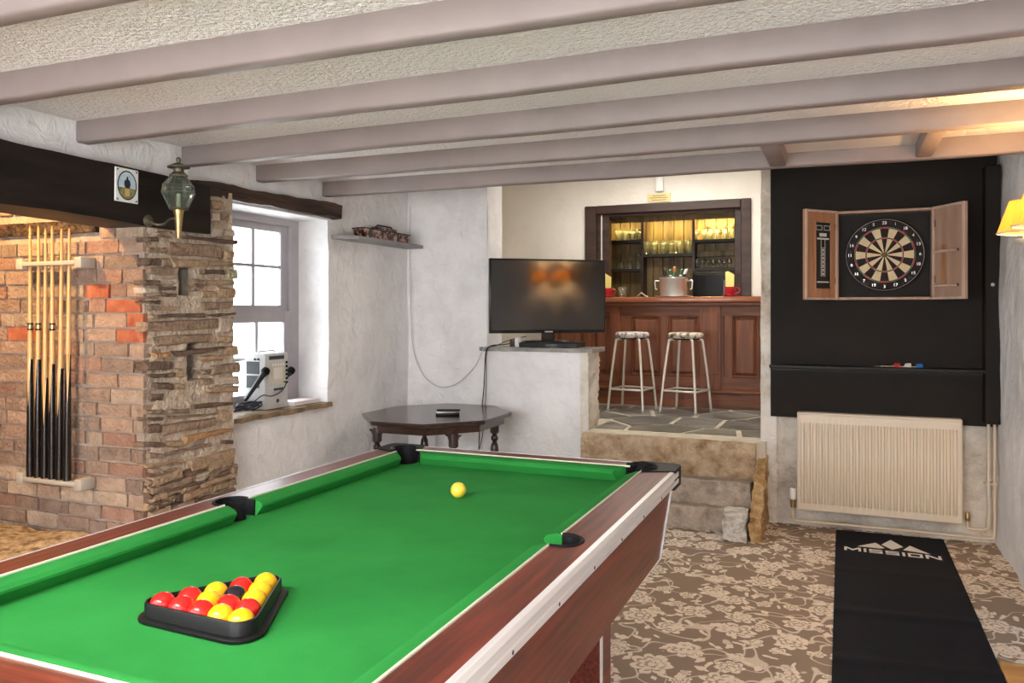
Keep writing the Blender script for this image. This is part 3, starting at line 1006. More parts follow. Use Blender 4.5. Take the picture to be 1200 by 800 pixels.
STONES = (
    (0.227,1.766,0.604,1.771,0.604,1.747,0.227,1.75,1), (0.131,1.726,0.501,1.735,0.501,1.668,0.131,1.662,0), (0.124,1.646,0.574,1.65,0.574,1.626,0.165,1.601,2),
    (-0.012,1.736,0.061,1.742,0.061,1.723,-0.012,1.717,1), (0.061,1.773,0.157,1.782,0.157,1.75,0.061,1.742,0), (0.007,1.688,0.12,1.696,0.12,1.671,0.007,1.664,0),
    (-0.012,1.635,0.076,1.64,0.076,1.606,-0.012,1.601,1), (0.08,1.644,0.173,1.649,0.173,1.608,0.08,1.603,0), (0.521,1.705,0.589,1.71,0.589,1.668,0.521,1.664,2),
    (0.007,1.593,0.165,1.601,0.165,1.566,0.007,1.559,0), (-0.023,1.531,0.073,1.534,0.073,1.509,-0.023,1.506,1), (0.08,1.544,0.19,1.548,0.19,1.516,0.08,1.512,3),
    (0.08,1.503,0.181,1.506,0.181,1.487,0.08,1.484,1), (0.088,1.472,0.181,1.474,0.181,1.455,0.088,1.453,1), (-0.023,1.494,0.069,1.496,0.069,1.468,-0.023,1.467,3),
    (-0.023,1.457,0.076,1.459,0.076,1.444,-0.023,1.442,0), (0.349,1.597,0.511,1.605,0.511,1.581,0.349,1.574,1), (0.54,1.609,0.619,1.613,0.619,1.564,0.54,1.561,5),
    (0.399,1.546,0.599,1.553,0.599,1.525,0.399,1.519,2), (0.468,1.507,0.609,1.511,0.609,1.458,0.468,1.456,2), (0.353,1.487,0.459,1.49,0.459,1.456,0.353,1.454,2),
    (0.292,1.545,0.381,1.548,0.381,1.521,0.292,1.519,0), (0.292,1.512,0.362,1.514,0.362,1.491,0.292,1.489,0), (0.426,1.824,0.511,1.826,0.511,1.778,0.426,1.776,3),
    (0.521,1.826,0.599,1.828,0.599,1.789,0.521,1.788,3), (0.426,1.969,0.511,1.973,0.511,1.928,0.426,1.925,2), (0.426,1.908,0.487,1.91,0.487,1.862,0.426,1.861,3),
    (0.501,1.917,0.54,1.921,0.54,1.88,0.501,1.876,0), (-0.016,1.434,0.076,1.435,0.076,1.418,-0.016,1.417,1), (0.007,1.407,0.08,1.407,0.08,1.388,0.007,1.388,0),
    (0.088,1.407,0.177,1.407,0.177,1.388,0.088,1.388,2), (0.353,1.432,0.594,1.433,0.559,1.399,0.371,1.388,0), (0.076,1.366,0.362,1.373,0.371,1.354,0.076,1.349,1),
    (0.376,1.365,0.599,1.374,0.599,1.364,0.426,1.353,1), (0.022,1.367,0.07,1.366,0.07,1.348,0.022,1.348,2), (-0.012,1.329,0.464,1.341,0.464,1.29,-0.012,1.284,0),
    (0.473,1.344,0.559,1.343,0.559,1.267,0.473,1.269,3), (0.037,1.26,0.431,1.267,0.431,1.219,0.076,1.213,0), (0.464,1.252,0.589,1.248,0.589,1.21,0.464,1.215,2),
    (0.045,1.182,0.145,1.178,0.145,1.15,0.045,1.156,4), (0.157,1.181,0.501,1.194,0.464,1.17,0.19,1.157,1), (0.525,1.192,0.614,1.192,0.614,1.143,0.525,1.143,2),
    (0.358,1.149,0.516,1.151,0.516,1.12,0.358,1.119,2), (-0.016,1.14,0.149,1.134,0.149,1.094,-0.016,1.099,1), (0.417,1.095,0.629,1.102,0.629,1.046,0.417,1.048,0),
    (0.014,1.081,0.173,1.075,0.173,1.053,0.022,1.06,1), (0.037,1.036,0.153,1.026,0.153,0.994,0.037,1.005,1), (0.161,1.023,0.236,1.017,0.236,0.987,0.161,0.993,2),
    (0.353,1.079,0.408,1.075,0.408,1.048,0.353,1.052,0), (0.353,1.032,0.426,1.027,0.426,0.996,0.353,1.002,0), (0.445,1.025,0.629,1.028,0.629,0.979,0.445,0.984,3),
    (0.39,0.979,0.619,0.969,0.619,0.937,0.39,0.952,2), (0.165,1.13,0.236,1.126,0.236,1.093,0.165,1.098,3), (0.181,1.091,0.23,1.087,0.23,1.049,0.181,1.052,2),
    (0.053,1.029,0.154,1.02,0.154,0.995,0.053,1.004,1), (0.022,0.982,0.1,0.975,0.1,0.945,0.022,0.953,1), (0.283,0.903,0.573,0.891,0.573,0.868,0.283,0.883,1),
    (-0.003,0.911,0.122,0.897,0.122,0.872,-0.003,0.887,0), (0.138,0.897,0.266,0.882,0.266,0.861,0.138,0.876,0), (0.132,0.862,0.464,0.841,0.464,0.825,0.132,0.847,0),
    (-0.008,0.875,0.09,0.863,0.09,0.846,-0.008,0.859,1), (0.489,0.854,0.553,0.847,0.553,0.782,0.489,0.79,2), (0.002,0.841,0.076,0.831,0.076,0.79,0.002,0.8,1),
    (0.084,0.826,0.458,0.817,0.458,0.772,0.084,0.772,0), (0.237,0.749,0.579,0.746,0.573,0.724,0.237,0.715,4), (-0.028,0.76,0.104,0.74,0.104,0.714,-0.028,0.735,1),
    (0.116,0.742,0.224,0.726,0.224,0.695,0.116,0.712,2), (0.116,0.683,0.427,0.69,0.427,0.674,0.116,0.666,0), (0.012,0.7,0.106,0.685,0.106,0.66,0.012,0.676,0),
    (0.502,0.688,0.573,0.677,0.573,0.659,0.502,0.67,1), (0.255,0.625,0.599,0.631,0.593,0.562,0.277,0.566,2), (0.439,0.548,0.599,0.535,0.599,0.505,0.439,0.516,0),
    (-0.003,0.65,0.226,0.63,0.226,0.609,-0.003,0.638,2), (0.017,0.626,0.095,0.611,0.095,0.586,0.017,0.601,2), (0.106,0.597,0.193,0.602,0.187,0.582,0.116,0.578,0),
    (0.002,0.575,0.074,0.561,0.074,0.528,0.002,0.543,0), (0.084,0.559,0.209,0.565,0.209,0.543,0.084,0.534,0), (0.084,0.509,0.378,0.503,0.378,0.485,0.095,0.488,1),
    (0.193,0.476,0.566,0.474,0.566,0.45,0.204,0.454,0), (0.427,0.421,0.579,0.426,0.579,0.398,0.427,0.406,0), (0.084,0.471,0.171,0.461,0.171,0.431,0.084,0.434,2),
    (0.074,0.42,0.33,0.421,0.33,0.4,0.074,0.403,1), (0.237,0.529,0.427,0.528,0.427,0.514,0.249,0.527,2), (-0.003,0.531,0.074,0.515,0.074,0.494,-0.003,0.511,2),
    (-0.003,0.458,0.069,0.442,0.069,0.408,-0.003,0.425,2), (0.007,0.509,0.074,0.478,0.074,0.445,0.007,0.484,1),
)


def stone_mesh(q, proud, depth, seed):
    """irregular slab from a quad in the pillar face (y, z)"""
    rnd = random.Random(seed)
    (ya, za), (yb, zb), (yc, zc), (yd, zd) = q
    pts = []
    for (p0, p1, n) in (((ya, za), (yb, zb), 4), ((yb, zb), (yc, zc), 2), ((yc, zc), (yd, zd), 4), ((yd, zd), (ya, za), 2)):
        for k in range(n):
            t = k / n
            y = p0[0] + (p1[0] - p0[0]) * t
            zz = p0[1] + (p1[1] - p0[1]) * t
            j = 0.0035 if k else 0.006
            pts.append([y + rnd.uniform(-j, j), zz + rnd.uniform(-j * .8, j * .8)])
    cy = sum(p[0] for p in pts) / len(pts)
    cz = sum(p[1] for p in pts) / len(pts)
    h = abs(za - zd) + 1e-4
    loops = []
    tl = rnd.uniform(-.006, .006)
    for (dx, ins) in ((-depth, 0.0), (proud - 0.010, 0.0), (proud - 0.003, 0.0035), (proud, 0.008)):
        lp = []
        for y, zz in pts:
            k = min(0.8, ins / max(0.02, math.hypot(y - cy, (zz - cz))))
            yy = y + (cy - y) * k
            z2 = zz + (cz - zz) * min(0.75, ins * 1.6 / h)
            lp.append((PX + dx + (rnd.uniform(-.003, .003) if dx > 0 else 0) + tl * (y - cy) * 4, yy, z2))
        loops.append(lp)
    bm = loft(nb(), loops)
    bmesh.ops.triangulate(bm, faces=[f_ for f_ in bm.faces if len(f_.verts) > 4])
    return bm


for k, s_ in enumerate(STONES):
    q = [(s_[2 * i] + 2.84, s_[2 * i + 1]) for i in range(4)]
    edge = max(p[0] for p in q) > 3.36
    proud = random.uniform(0.008, 0.022) + (0.006 if s_[8] == 1 else 0)
    obj('stone', stone_mesh(q, proud, 0.2 if edge else 0.05, k), 'stone%d' % s_[8], pillar, 35)
# the courses below, mostly behind the pool table
zz = 0.03
k = 200
while zz < 0.555:
    h = random.uniform(0.03, 0.07)
    y = 2.86
    while y < 3.42:
        w = min(random.uniform(0.09, 0.30), 3.46 - y)
        if zz + h * 0.8 < 0.575:
            tl = 0.012
            obj('stone', stone_mesh([(y, zz + h * .85), (y + w - .012, zz + h * .85 + tl), (y + w - .012, zz + tl), (y, zz)],
                                    random.uniform(.01, .03), 0.1, k), 'stone%d' % random.choice((0, 0, 1, 2, 2, 3)), pillar, 35)
        k += 1
        y += w
    zz += h
# slate lining of the niches
obj('niche_slab', rough_block(PX - 0.13, PX - 0.045, 3.110, 3.150, 1.468, 1.60, 0.003, (2, 2, 3), 12), 'slate', pillar, 40)
obj('niche_slab', rough_block(PX - 0.13, PX - 0.05, 3.135, 3.175, 1.03, 1.20, 0.003, (2, 2, 3), 12, 4), 'slate', pillar, 40)

# mantel beam, window lintel
bm = rough_block(-3.345, -3.062, 0.20, 3.238, 1.80, 2.055, 0.006, (5, 40, 5), 3.5)
for v in bm.verts:
    v.co.z -= (v.co.y - 2.11) * 0.022 - 0.008
tag(obj('mantel_beam', bm, 'mantel', None, 35), 'massive black timber beam spanning the fireplace opening', 'beam')
bm = rough_block(-3.30, -3.105, 3.20, 4.49, 1.985, 2.075, 0.013, (4, 30, 4), 4.5, 2)
for v in bm.verts:
    t = (v.co.y - 3.20) / 1.29
    v.co.z += 0.016 * t + (0.012 * (1 - t) if v.co.z < 2.03 else -0.006 * (1 - t))
tag(obj('window_lintel', bm, 'lintel', None, 35), 'rough dark oak lintel above the garden window', 'lintel')

# hearth
bm = rough_block(-4.36, -3.415, 0.45, 2.82, 0.02, 0.262, 0.004, (12, 30, 3), 6)
for v in bm.verts:
    if v.co.z > 0.2:
        v.co.z += 0.03 * noise.noise(v.co * 5) + 0.018 * noise.noise(v.co * 13) + 0.012
tag(obj('hearth', bm, 'hearth', None, 40), 'raised rubble hearth inside the brick fireplace', 'hearth')
tag(obj('hearth_kerb', B(-3.405, -3.335, 0.45, 2.80, 0.0, 0.235, 0.006), 'black_matt', None), 'low black kerb along the front of the rubble hearth', 'kerb')

# ------------------------------------------------------------------ garden window
win = empty('window_1', (-3.42, 3.87, 0.775), 'grey painted sash window with small panes in the plastered wall', 'window', kind='structure')
wx0, wx1 = -3.47, -3.40
gy = [3.478, 3.738, 3.997, 4.257]
bm = nb()
box(bm, wx0, wx1, 3.34, 3.42, 0.765, 2.0, .006)
box(bm, wx0, wx1, 4.318, 4.412, 0.765, 2.0, .006)
box(bm, wx0, wx1, 3.42, 4.318, 1.945, 2.0)
box(bm, wx0, wx1, 3.42, 4.318, 0.765, 0.80)
obj('frame', bm, 'win_paint', win)


def sash(z0, z1, x0, x1, name, bot, top, bars):
    bm = nb()
    box(bm, x0, x1, 3.41, gy[0], z0, z1, .004)
    box(bm, x0, x1, gy[3], 4.325, z0, z1, .004)
    box(bm, x0, x1, gy[0], gy[3], z0, z0 + bot)
    box(bm, x0, x1, gy[0], gy[3], z1 - top, z1)
    s_ = obj(name, bm, 'win_paint', win)
    zc = bars
    for yy in gy[1:3]:
        obj('glazing_bar', B(x0 + .006, x1 - .004, yy - .011, yy + .011, z0 + bot - .01, z1 - top + .01, .003), 'win_paint', s_)
    for zb in zc:
        obj('glazing_bar', B(x0 + .008, x1 - .006, gy[0] - .01, gy[3] + .01, zb - .010, zb + .010, .003), 'win_paint', s_)
    zz_ = [z0 + bot] + list(zc) + [z1 - top]
    for a in range(3):
        for b_ in range(len(zz_) - 1):
            obj('pane', B((x0 + x1) / 2 - .002, (x0 + x1) / 2 + .002, gy[a] - .008, gy[a + 1] + .008, zz_[b_] - .008, zz_[b_ + 1] + .008), 'win_glass', s_)


sash(1.375, 1.955, -3.452, -3.425, 'upper_sash', 0.045, 0.055, (1.672,))
sash(0.795, 1.385, -3.425, -3.398, 'lower_sash', 0.07, 0.075, (1.085,))
tag(obj('window_sill', rough_block(-3.40, -3.135, 3.44, 4.425, 0.750, 0.779, 0.006, (5, 26, 2), 14), 'sill_slate', None, 40),
    'rough brown slate sill under the garden window', 'window sill')
tag(obj('ground', B(-30, -3.9, -20, 30, -0.7, -0.5), 'gravel', None), 'pale gravel garden outside the window', 'ground', None, 'structure')

# ------------------------------------------------------------------ bar room shell
BZ = 0.532
bm = nb()
box(bm, -3.3, -0.2, 5.72, 8.35, 0.30, BZ - 0.004)
box(bm, -1.70, -0.46, 5.40, 5.72, 0.20, BZ - 0.004)
slab = struct('floor_bar', bm, 'slate_joint', 'pale jointed slate crazy paving on the raised bar floor', 'stone floor')


def clip(poly, px, py, nx, ny):
    out = []
    for i in range(len(poly)):
        a, b_ = poly[i], poly[(i + 1) % len(poly)]
        da = (a[0] - px) * nx + (a[1] - py) * ny
        db = (b_[0] - px) * nx + (b_[1] - py) * ny
        if da <= 0:
            out.append(a)
        if da * db < 0:
            t = da / (da - db)
            out.append((a[0] + (b_[0] - a[0]) * t, a[1] + (b_[1] - a[1]) * t))
    return out


rp = random.Random(5)
seeds = []
for iy in range(4):
    for ix in range(7):
        seeds.append((-2.75 + ix * 0.37 + (0.18 if iy % 2 else 0) + rp.uniform(-.14, .14), 5.78 + iy * 0.40 + rp.uniform(-.14, .14)))
for i, s_ in enumerate(seeds):
    poly = [(-3.1, 5.585), (-0.3, 5.585), (-0.3, 7.12), (-3.1, 7.12)]
    for j, t_ in enumerate(seeds):
        if i == j:
            continue
        nx, ny = t_[0] - s_[0], t_[1] - s_[1]
        L_ = math.hypot(nx, ny)
        nx, ny = nx / L_, ny / L_
        g = rp.uniform(0.012, 0.024)
        poly = clip(poly, (s_[0] + t_[0]) / 2 - nx * g, (s_[1] + t_[1]) / 2 - ny * g, nx, ny)
        if len(poly) < 3:
            break
    if len(poly) < 3:
        continue
    if s_[1] < 5.95:                     # slabs in the opening stop at its sides
        poly = clip(clip(poly, -1.67, 0, -1, 0), -0.50, 0, 1, 0)
        if len(poly) < 3:
            continue
    else:                                # the others stay clear of the wall
        poly = clip(poly, 0, 5.78, 0, -1)
    obj('slate_slab', P(poly, BZ - 0.03, BZ + rp.uniform(-.002, .002)), 'slate', slab)

# the steps up to the bar
steps = empty('stone_steps', (-1.1, 5.2, 0), 'worn sandstone steps leading up to the bar', 'steps')
bm = rough_block(-1.70, -0.520, 5.33, 5.60, 0.268, 0.522, 0.011, (22, 6, 6), 7)
for v in bm.verts:
    if v.co.y < 5.42 and v.co.z > 0.47:
        v.co.y += 0.035 * ((v.co.z - 0.47) / 0.05)
obj('step', bm, 'sandstone', steps, 40)
bm = rough_block(-1.72, -0.535, 5.22, 5.42, 0.115, 0.290, 0.011, (22, 5, 4), 7, 3)
obj('step', bm, 'sandstone_grey', steps, 40)
bm = rough_block(-1.72, -0.54, 5.09, 5.32, -0.005, 0.135, 0.010, (22, 5, 3), 7, 6)
obj('step', bm, 'sandstone_grey', steps, 40)
bm = rough_block(-0.665, -0.53, 4.90, 5.065, 0.0, 0.175, 0.014, (6, 6, 6), 14, 9)
tag(obj('kerb_stone', bm, 'white_stone', None, 40), 'whitewashed rough stone at the foot of the steps', 'stone')
bm = rough_block(-0.515, -0.45, 4.94, 5.44, 0.0, 0.14, 0.011, (4, 22, 12), 22, 12)
for v in bm.verts:
    v.co.z *= 1 + max(0, (v.co.y - 5.0)) * 5.2
    v.co.x += 0.016 * noise.noise(v.co * 17)
    v.co.y += 0.02 * noise.noise(v.co * 13)
tag(obj('edge_stone', bm, 'ochre_stone', None, 40), 'broken ochre stone edging beside the steps', 'stone')

# wall with the serving hatch
WY = 7.33
bm = nb()
grid_patch(bm, (-3.25, WY, BZ), (0.965, 0, 0), (0, 0, 2.25), 20, 40, NF, 0.004, 2)
grid_patch(bm, (-0.747, WY, BZ), (0.55, 0, 0), (0, 0, 2.25), 12, 40, NF, 0.004, 2)
grid_patch(bm, (-2.285, WY, 2.375), (1.538, 0, 0), (0, 0, 0.41), 30, 10, NF, 0.004, 2)
box(bm, -3.25, -2.30, WY + 0.02, WY + 0.12, BZ, 2.78)
box(bm, -0.735, -0.2, WY + 0.02, WY + 0.12, BZ, 2.78)
box(bm, -2.30, -0.735, WY + 0.02, WY + 0.12, 2.385, 2.78)
struct('wall_bar', bm, 'cream', 'cream painted wall around the serving hatch of the bar', 'wall', 60)
bm = nb()
box(bm, -3.35, -3.25, 5.6, 8.3, BZ, 2.8)
box(bm, -0.28, -0.18, 5.75, 8.3, BZ, 2.8)
struct('wall_bar_side', bm, 'cream', 'cream side walls of the bar room', 'wall')
bm = nb()
box(bm, -3.35, -0.15, 5.52, 8.3, 2.76, 2.82)
box(bm, -3.35, 0.95, 5.50, 5.76, 2.46, 2.80)
struct('ceiling_bar', bm, 'ceiling_plain', 'plain white ceiling of the bar room', 'ceiling')
bm = nb()
box(bm, -2.45, -0.60, 8.19, 8.25, BZ, 2.78)
box(bm, -2.47, -2.42, 7.45, 8.25, BZ, 2.78)
box(bm, -0.62, -0.57, 7.45, 8.25, BZ, 2.78)
bw = struct('wall_back_bar', bm, 'plank', 'boarded back wall behind the bar shelves', 'boarded wall')
x = -2.40
while x < -0.66:
    w = random.uniform(0.095, 0.135)
    obj('plank', B(x, min(x + w - .006, -0.63), 8.165 - random.uniform(0, .005), 8.19, BZ + .02, 2.74, .003), 'plank', bw)
    x += w


# ------------------------------------------------------------------ pool table
TX, TY = -1.148, 1.844
table = empty('pool_table', (TX, TY, 0), 'coin pub pool table with green baize and rosewood laminate rails', 'pool table')
HW, HL = 0.607, 1.07          # outer half width / length
PW, PL = 0.497, 0.966         # piping
NW, NL = 0.447, 0.916         # cushion nose
CLZ, TZ = 0.775, 0.82
pc = [(sx * 0.482, sy * 0.951) for sx in (-1, 1) for sy in (-1, 1)]
pm = [(-0.512, 0.0), (0.512, 0.0)]
MT = TR(TX, TY, 0)


def arc(cx, cy, r, a0, a1, n=10):
    return [(cx + r * cos(a0 + (a1 - a0) * k / n), cy + r * sin(a0 + (a1 - a0) * k / n)) for k in range(n + 1)]


# cloth bed with the six pocket cut-outs
rp_ = 0.052
poly = []
bx, by = 0.495, 0.964
poly += arc(0.482, -0.951, rp_, radians(180 + 75), radians(15), 10)[::-1] if False else []
cw = [(1, 1), (-1, 1), (-1, -1), (1, -1)]
pts = []
for (sx, sy) in cw:
    cx, cy = sx * 0.482, sy * 0.951
    base = math.atan2(-sy, -sx)
    ar = arc(cx, cy, rp_, base - radians(100), base + radians(100), 12)
    # walk counter-clockwise: arrive along one side, leave along the next
    ar = ar[::-1]
    pts.append(ar)
loop = []
for i, (sx, sy) in enumerate(cw):
    loop += pts[i]
    if (sx, sy) == (-1, 1):
        loop += arc(-0.512, 0, 0.05, radians(80), radians(-80), 10)
    if (sx, sy) == (1, -1):
        loop += arc(0.512, 0, 0.05, radians(260), radians(100), 10)
obj('cloth_bed', P(loop, CLZ - 0.03, CLZ, MT), 'felt', table)
for (cx, cy) in pc + pm:
    obj('pocket_cup', LT([(0.0, CLZ - 0.075), (0.045, CLZ - 0.075), (0.054, CLZ - 0.031)], 20, (TX + cx * (.985 if abs(cx) > .5 else 1), TY + cy, 0)), 'black_matt', table)


def cushion(p0, p1, inward, e0, e1):
    """cushion from p0 to p1 along the piping; inward = unit vector to the table centre; e0/e1 = how far each end is cut back at the nose"""
    p0, p1, n = Vector(p0), Vector(p1), Vector(inward)
    d = (p1 - p0).normalized()
    prof = [(0.0, TZ + 0.001), (0.012, TZ + 0.004), (0.042, TZ - 0.004), (0.050, TZ - 0.012), (0.050, TZ - 0.018), (0.032, CLZ), (0.0, CLZ)]
    loops = []
    for base, e, s_ in ((p0, e0, 1), (p1, e1, -1)):
        lp = []
        for (a, z_) in prof:
            q = base + n * a + d * s_ * e * (a / 0.05)
            lp.append((q.x + TX, q.y + TY, z_))
        loops.append(lp)
    return loft(nb(), loops)


for sx in (-1, 1):
    for (ya, yb, ea, eb) in ((-0.893, -0.047, 0.035, 0.008), (0.047, 0.893, 0.004, 0.035)):
        obj('cushion', cushion((sx * PW, ya), (sx * PW, yb), (-sx, 0), ea, eb), 'felt', table, 30)
# black leather facings on the cushion ends of the left pockets
for (y_, e_, s_) in ((0.047, 0.004, -1), (0.893, 0.035, 1)):
    bm = nb()
    q = [(-PW - .002, y_, TZ + .004), (-PW + .028, y_ - s_ * e_ * .6, TZ + .002), (-PW + .026, y_ - s_ * e_ * .55, CLZ + .001), (-PW - .002, y_, CLZ + .001)]
    loft(bm, [[(TX + p[0], TY + p[1] + s_ * k, p[2]) for p in q] for k in (.0005, .006)])
    obj('pocket_facing', bm, 'pocket', table)
for sy in (-1, 1):
    obj('cushion', cushion((-0.424, sy * PL), (0.424, sy * PL), (0, -sy), 0.035, 0.035), 'felt', table, 30)
# laminated rails, notched at the middle pockets
for sx in (-1, 1):
    inner = PW
    pl = [(sx * inner, -0.890), (sx * (HW - 0.012), -0.930), (sx * (HW - 0.012), 0.930), (sx * inner, 0.890)]
    nt_ = arc(sx * 0.512, 0, 0.053, radians(106 if sx > 0 else 74), radians(-106 if sx > 0 else 74 - 328 + 180), 14)
    if sx > 0:
        nt_ = arc(0.512, 0, 0.053, radians(106), radians(-106), 14)
    else:
        nt_ = arc(-0.512, 0, 0.053, radians(74), radians(286), 14)
    rail = obj('rail', P(pl + nt_, TZ - 0.05, TZ + 0.002, MT), 'rosewood', table)
    for (ya, yb) in ((-0.905, -0.05), (0.05, 0.905)):
        obj('piping', T([(TX + sx * PW, TY + ya, TZ + 0.0035), (TX + sx * PW, TY + yb, TZ + 0.0035)], 0.0035, 6), 'piping', rail)
    # half-round liner of the middle pocket
    bm = nb()
    rr = [(0.512 * sx + 0.0, 0)]
    a0, a1 = (radians(106), radians(-106)) if sx > 0 else (radians(74), radians(286))
    tube(bm, [(TX + x_, TY + y_, TZ + 0.002) for x_, y_ in arc(sx * 0.512, 0, 0.053, a0, a1, 16)], 0.005, 6)
    wl = arc(sx * 0.512, 0, 0.052, a0, a1, 16)
    for (q0, q1) in zip(wl, wl[1:]):
        vs4 = [bm.verts.new((TX + q[0], TY + q[1], z_)) for q, z_ in ((q0, TZ), (q1, TZ), (q1, CLZ - .05), (q0, CLZ - .05))]
        bm.faces.new(vs4)
    obj('middle_pocket', bm, 'pocket', table, 40)
for sy in (-1, 1):
    pl = [(-0.422, sy * PL), (0.422, sy * PL), (0.46, sy * (HL - 0.012)), (-0.46, sy * (HL - 0.012))]
    rail = obj('rail', P(pl, TZ - 0.05, TZ + 0.002, MT), 'rosewood_x', table)
    obj('piping', T([(TX - 0.44, TY + sy * PL, TZ + 0.0035), (TX + 0.44, TY + sy * PL, TZ + 0.0035)], 0.0035, 6), 'piping', rail)
# corner castings with the corner pockets
for (sx, sy) in cw:
    cx, cy = sx * 0.482, sy * 0.951
    base = math.atan2(sy, sx)
    ar = arc(cx, cy, 0.054, base - radians(118), base + radians(118), 16)
    outer = [(sx * 0.421, sy * (PL + .001)), (sx * 0.459, sy * (HL + 0.002)), (sx * (HW - 0.03), sy * (HL + 0.002)), (sx * (HW - 0.009), sy * (HL - 0.008)),
             (sx * (HW + 0.002), sy * (HL - 0.03)), (sx * (HW + 0.002), sy * 0.929), (sx * (PW + .001), sy * 0.889)]
    a_first = Vector(ar[0])
    if (a_first - Vector(outer[-1])).length > (a_first - Vector(outer[0])).length:
        ar = ar[::-1]
    pol = outer + ar
    bm = P(pol, TZ - 0.062, TZ + 0.006, MT)
    cc = obj('corner_casting', bm, 'casting', table)
    bm = nb()
    tube(bm, [(TX + x_, TY + y_, TZ + 0.009) for x_, y_ in ar], 0.007, 6)
    for (q0, q1) in zip(ar, ar[1:]):
        bm.faces.new([bm.verts.new((TX + cx + (q[0] - cx) * .97, TY + cy + (q[1] - cy) * .97, z_))
                      for q, z_ in ((q0, TZ + .006), (q1, TZ + .006), (q1, CLZ - .05), (q0, CLZ - .05))])
    obj('pocket_lining', bm, 'pocket', cc, 40)
# aluminium edge trim with screws
for sx in (-1, 1):
    xo = TX + sx * HW
    bm = nb()
    prof = [(-0.014, TZ + 0.003), (-0.002, TZ + 0.001), (0.004, TZ - 0.008), (0.004, TZ - 0.022), (0.001, TZ - 0.025), (0.001, TZ - 0.029),
            (0.004, TZ - 0.032), (0.004, TZ - 0.045), (-0.002, TZ - 0.052), (-0.014, TZ - 0.052)]
    loft(bm, [[(xo + sx * a, TY + y_, z_) for a, z_ in prof] for y_ in (-0.99, 0.99)])
    tr_ = obj('edge_trim', bm, 'alu', table, 30)
    for y_ in (-0.75, -0.5, -0.25, 0.0, 0.25, 0.5, 0.75):
        obj('screw', LT([(0, 0.003), (0.004, 0.002), (0.005, 0.0)], 8, mtx=TR(xo + sx * 0.003, TY + y_ - 0.05, TZ - 0.038) @ RY(sx * pi / 2)), 'screw', tr_)
for sy in (-1, 1):
    yo = TY + sy * HL
    bm = nb()
    prof = [(-0.014, TZ + 0.003), (-0.002, TZ + 0.001), (0.004, TZ - 0.008), (0.004, TZ - 0.045), (-0.002, TZ - 0.052), (-0.014, TZ - 0.052)]
    loft(bm, [[(TX + x_, yo + sy * a, z_) for a, z_ in prof] for x_ in (-0.53, 0.53)])
    obj('edge_trim', bm, 'alu', table, 30)


def rect(hx, hy, z_):
    return [(TX - hx, TY - hy, z_), (TX + hx, TY - hy, z_), (TX + hx, TY + hy, z_), (TX - hx, TY + hy, z_)]


obj('cabinet', loft(nb(), [rect(0.578, 1.035, 0.768), rect(0.545, 0.975, 0.50), rect(0.44, 0.735, 0.36)], cap=False), 'rosewood', table)
obj('cabinet_base', B(TX - .438, TX + .438, TY - .733, TY + .733, .362, .37), 'rosewood', table)
for sx in (-1, 1):
    for sy in (-1, 1):
        obj('corner_strip', T([(TX + sx * 0.579, TY + sy * 1.036, 0.768), (TX + sx * 0.546, TY + sy * 0.976, 0.50),
                               (TX + sx * 0.441, TY + sy * 0.736, 0.36)], 0.0045, 6), 'alu', table)
        lx, ly = TX + sx * 0.385, TY + sy * 0.655
        bm = nb()
        box(bm, lx - .055, lx + .055, ly - .055, ly + .055, 0.03, 0.40, .004)
        lg = obj('leg', bm, 'rosewood', table)
        obj('leg_strip', B(lx + sx * .055 - .004, lx + sx * .055 + .004, ly - sy * .058 - .004, ly - sy * .058 + .004, 0.03, 0.37), 'alu', lg)
        obj('foot', LT([(0, 0.03), (0.03, 0.03), (0.045, 0.012), (0.045, 0.0), (0, 0)], 16, (lx, ly, 0)), 'black_matt', lg)

# ------------------------------------------------------------------ balls in the triangle
BR = 0.0254


def ball(x, y, m, label, group=None, z0=CLZ):
    bm = nb()
    bmesh.ops.create_uvsphere(bm, u_segments=28, v_segments=16, radius=BR)
    xf(bm, TR(x, y, z0 + BR))
    o = obj('pool_ball', bm, m, None, 180)
    return tag(o, label, 'ball', group)


A_ = Vector((-1.2475, 1.190))
ang = radians(-2.5)
dx_ = Vector((cos(ang), sin(ang)))
dy_ = Vector((cos(ang + pi / 3), sin(ang + pi / 3)))
D = BR * 2 + 0.0004
rows = ['RRRYY', 'RYRR', 'YBY', 'RY', 'Y']
names = {'R': 'ball_red', 'Y': 'ball_yellow', 'B': 'ball_black'}
ball_labels = [
    ['red ball in the only red corner of the triangle rack', 'red ball between two reds on the three-red side of the rack',
     'red ball at the middle of the three-red side of the rack', 'yellow ball between a red and the yellow corner on the three-red side',
     'yellow corner ball ending the three-red side of the rack'],
    ['red ball beside the red corner on the side with alternate colours', 'yellow inner ball between two reds and touching another yellow',
     'red inner ball touching the black ball in the rack', 'only red ball on the mostly yellow side of the rack'],
    ['yellow ball at the middle of the side with alternate colours', 'single black ball among the yellows and reds in the rack',
     'yellow ball at the middle of the mostly yellow side of the rack'],
    ['red ball between two yellows on the side with alternate colours', 'yellow ball next to the all-round yellow corner of the rack'],
    ['yellow corner ball where the alternate side meets the yellow side'],
]
for j, rw in enumerate(rows):
    for i, ch in enumerate(rw):
        p = A_ + dx_ * (D * i) + dy_ * (D * j)
        ball(p.x, p.y, names[ch], ball_labels[j][i], 'balls in the triangle rack')
ball(-1.157, 2.324, 'ball_cue', 'pale yellow ball alone on the open green cloth')

# triangle rack: rounded triangular wall on a flared foot
cen = A_ + dx_ * (2 * D) + (dy_ * (4 * D) - dx_ * (2 * D) + dx_ * 0) * 0
cen = (A_ + (A_ + dx_ * 4 * D) + (A_ + dy_ * 4 * D)) / 3


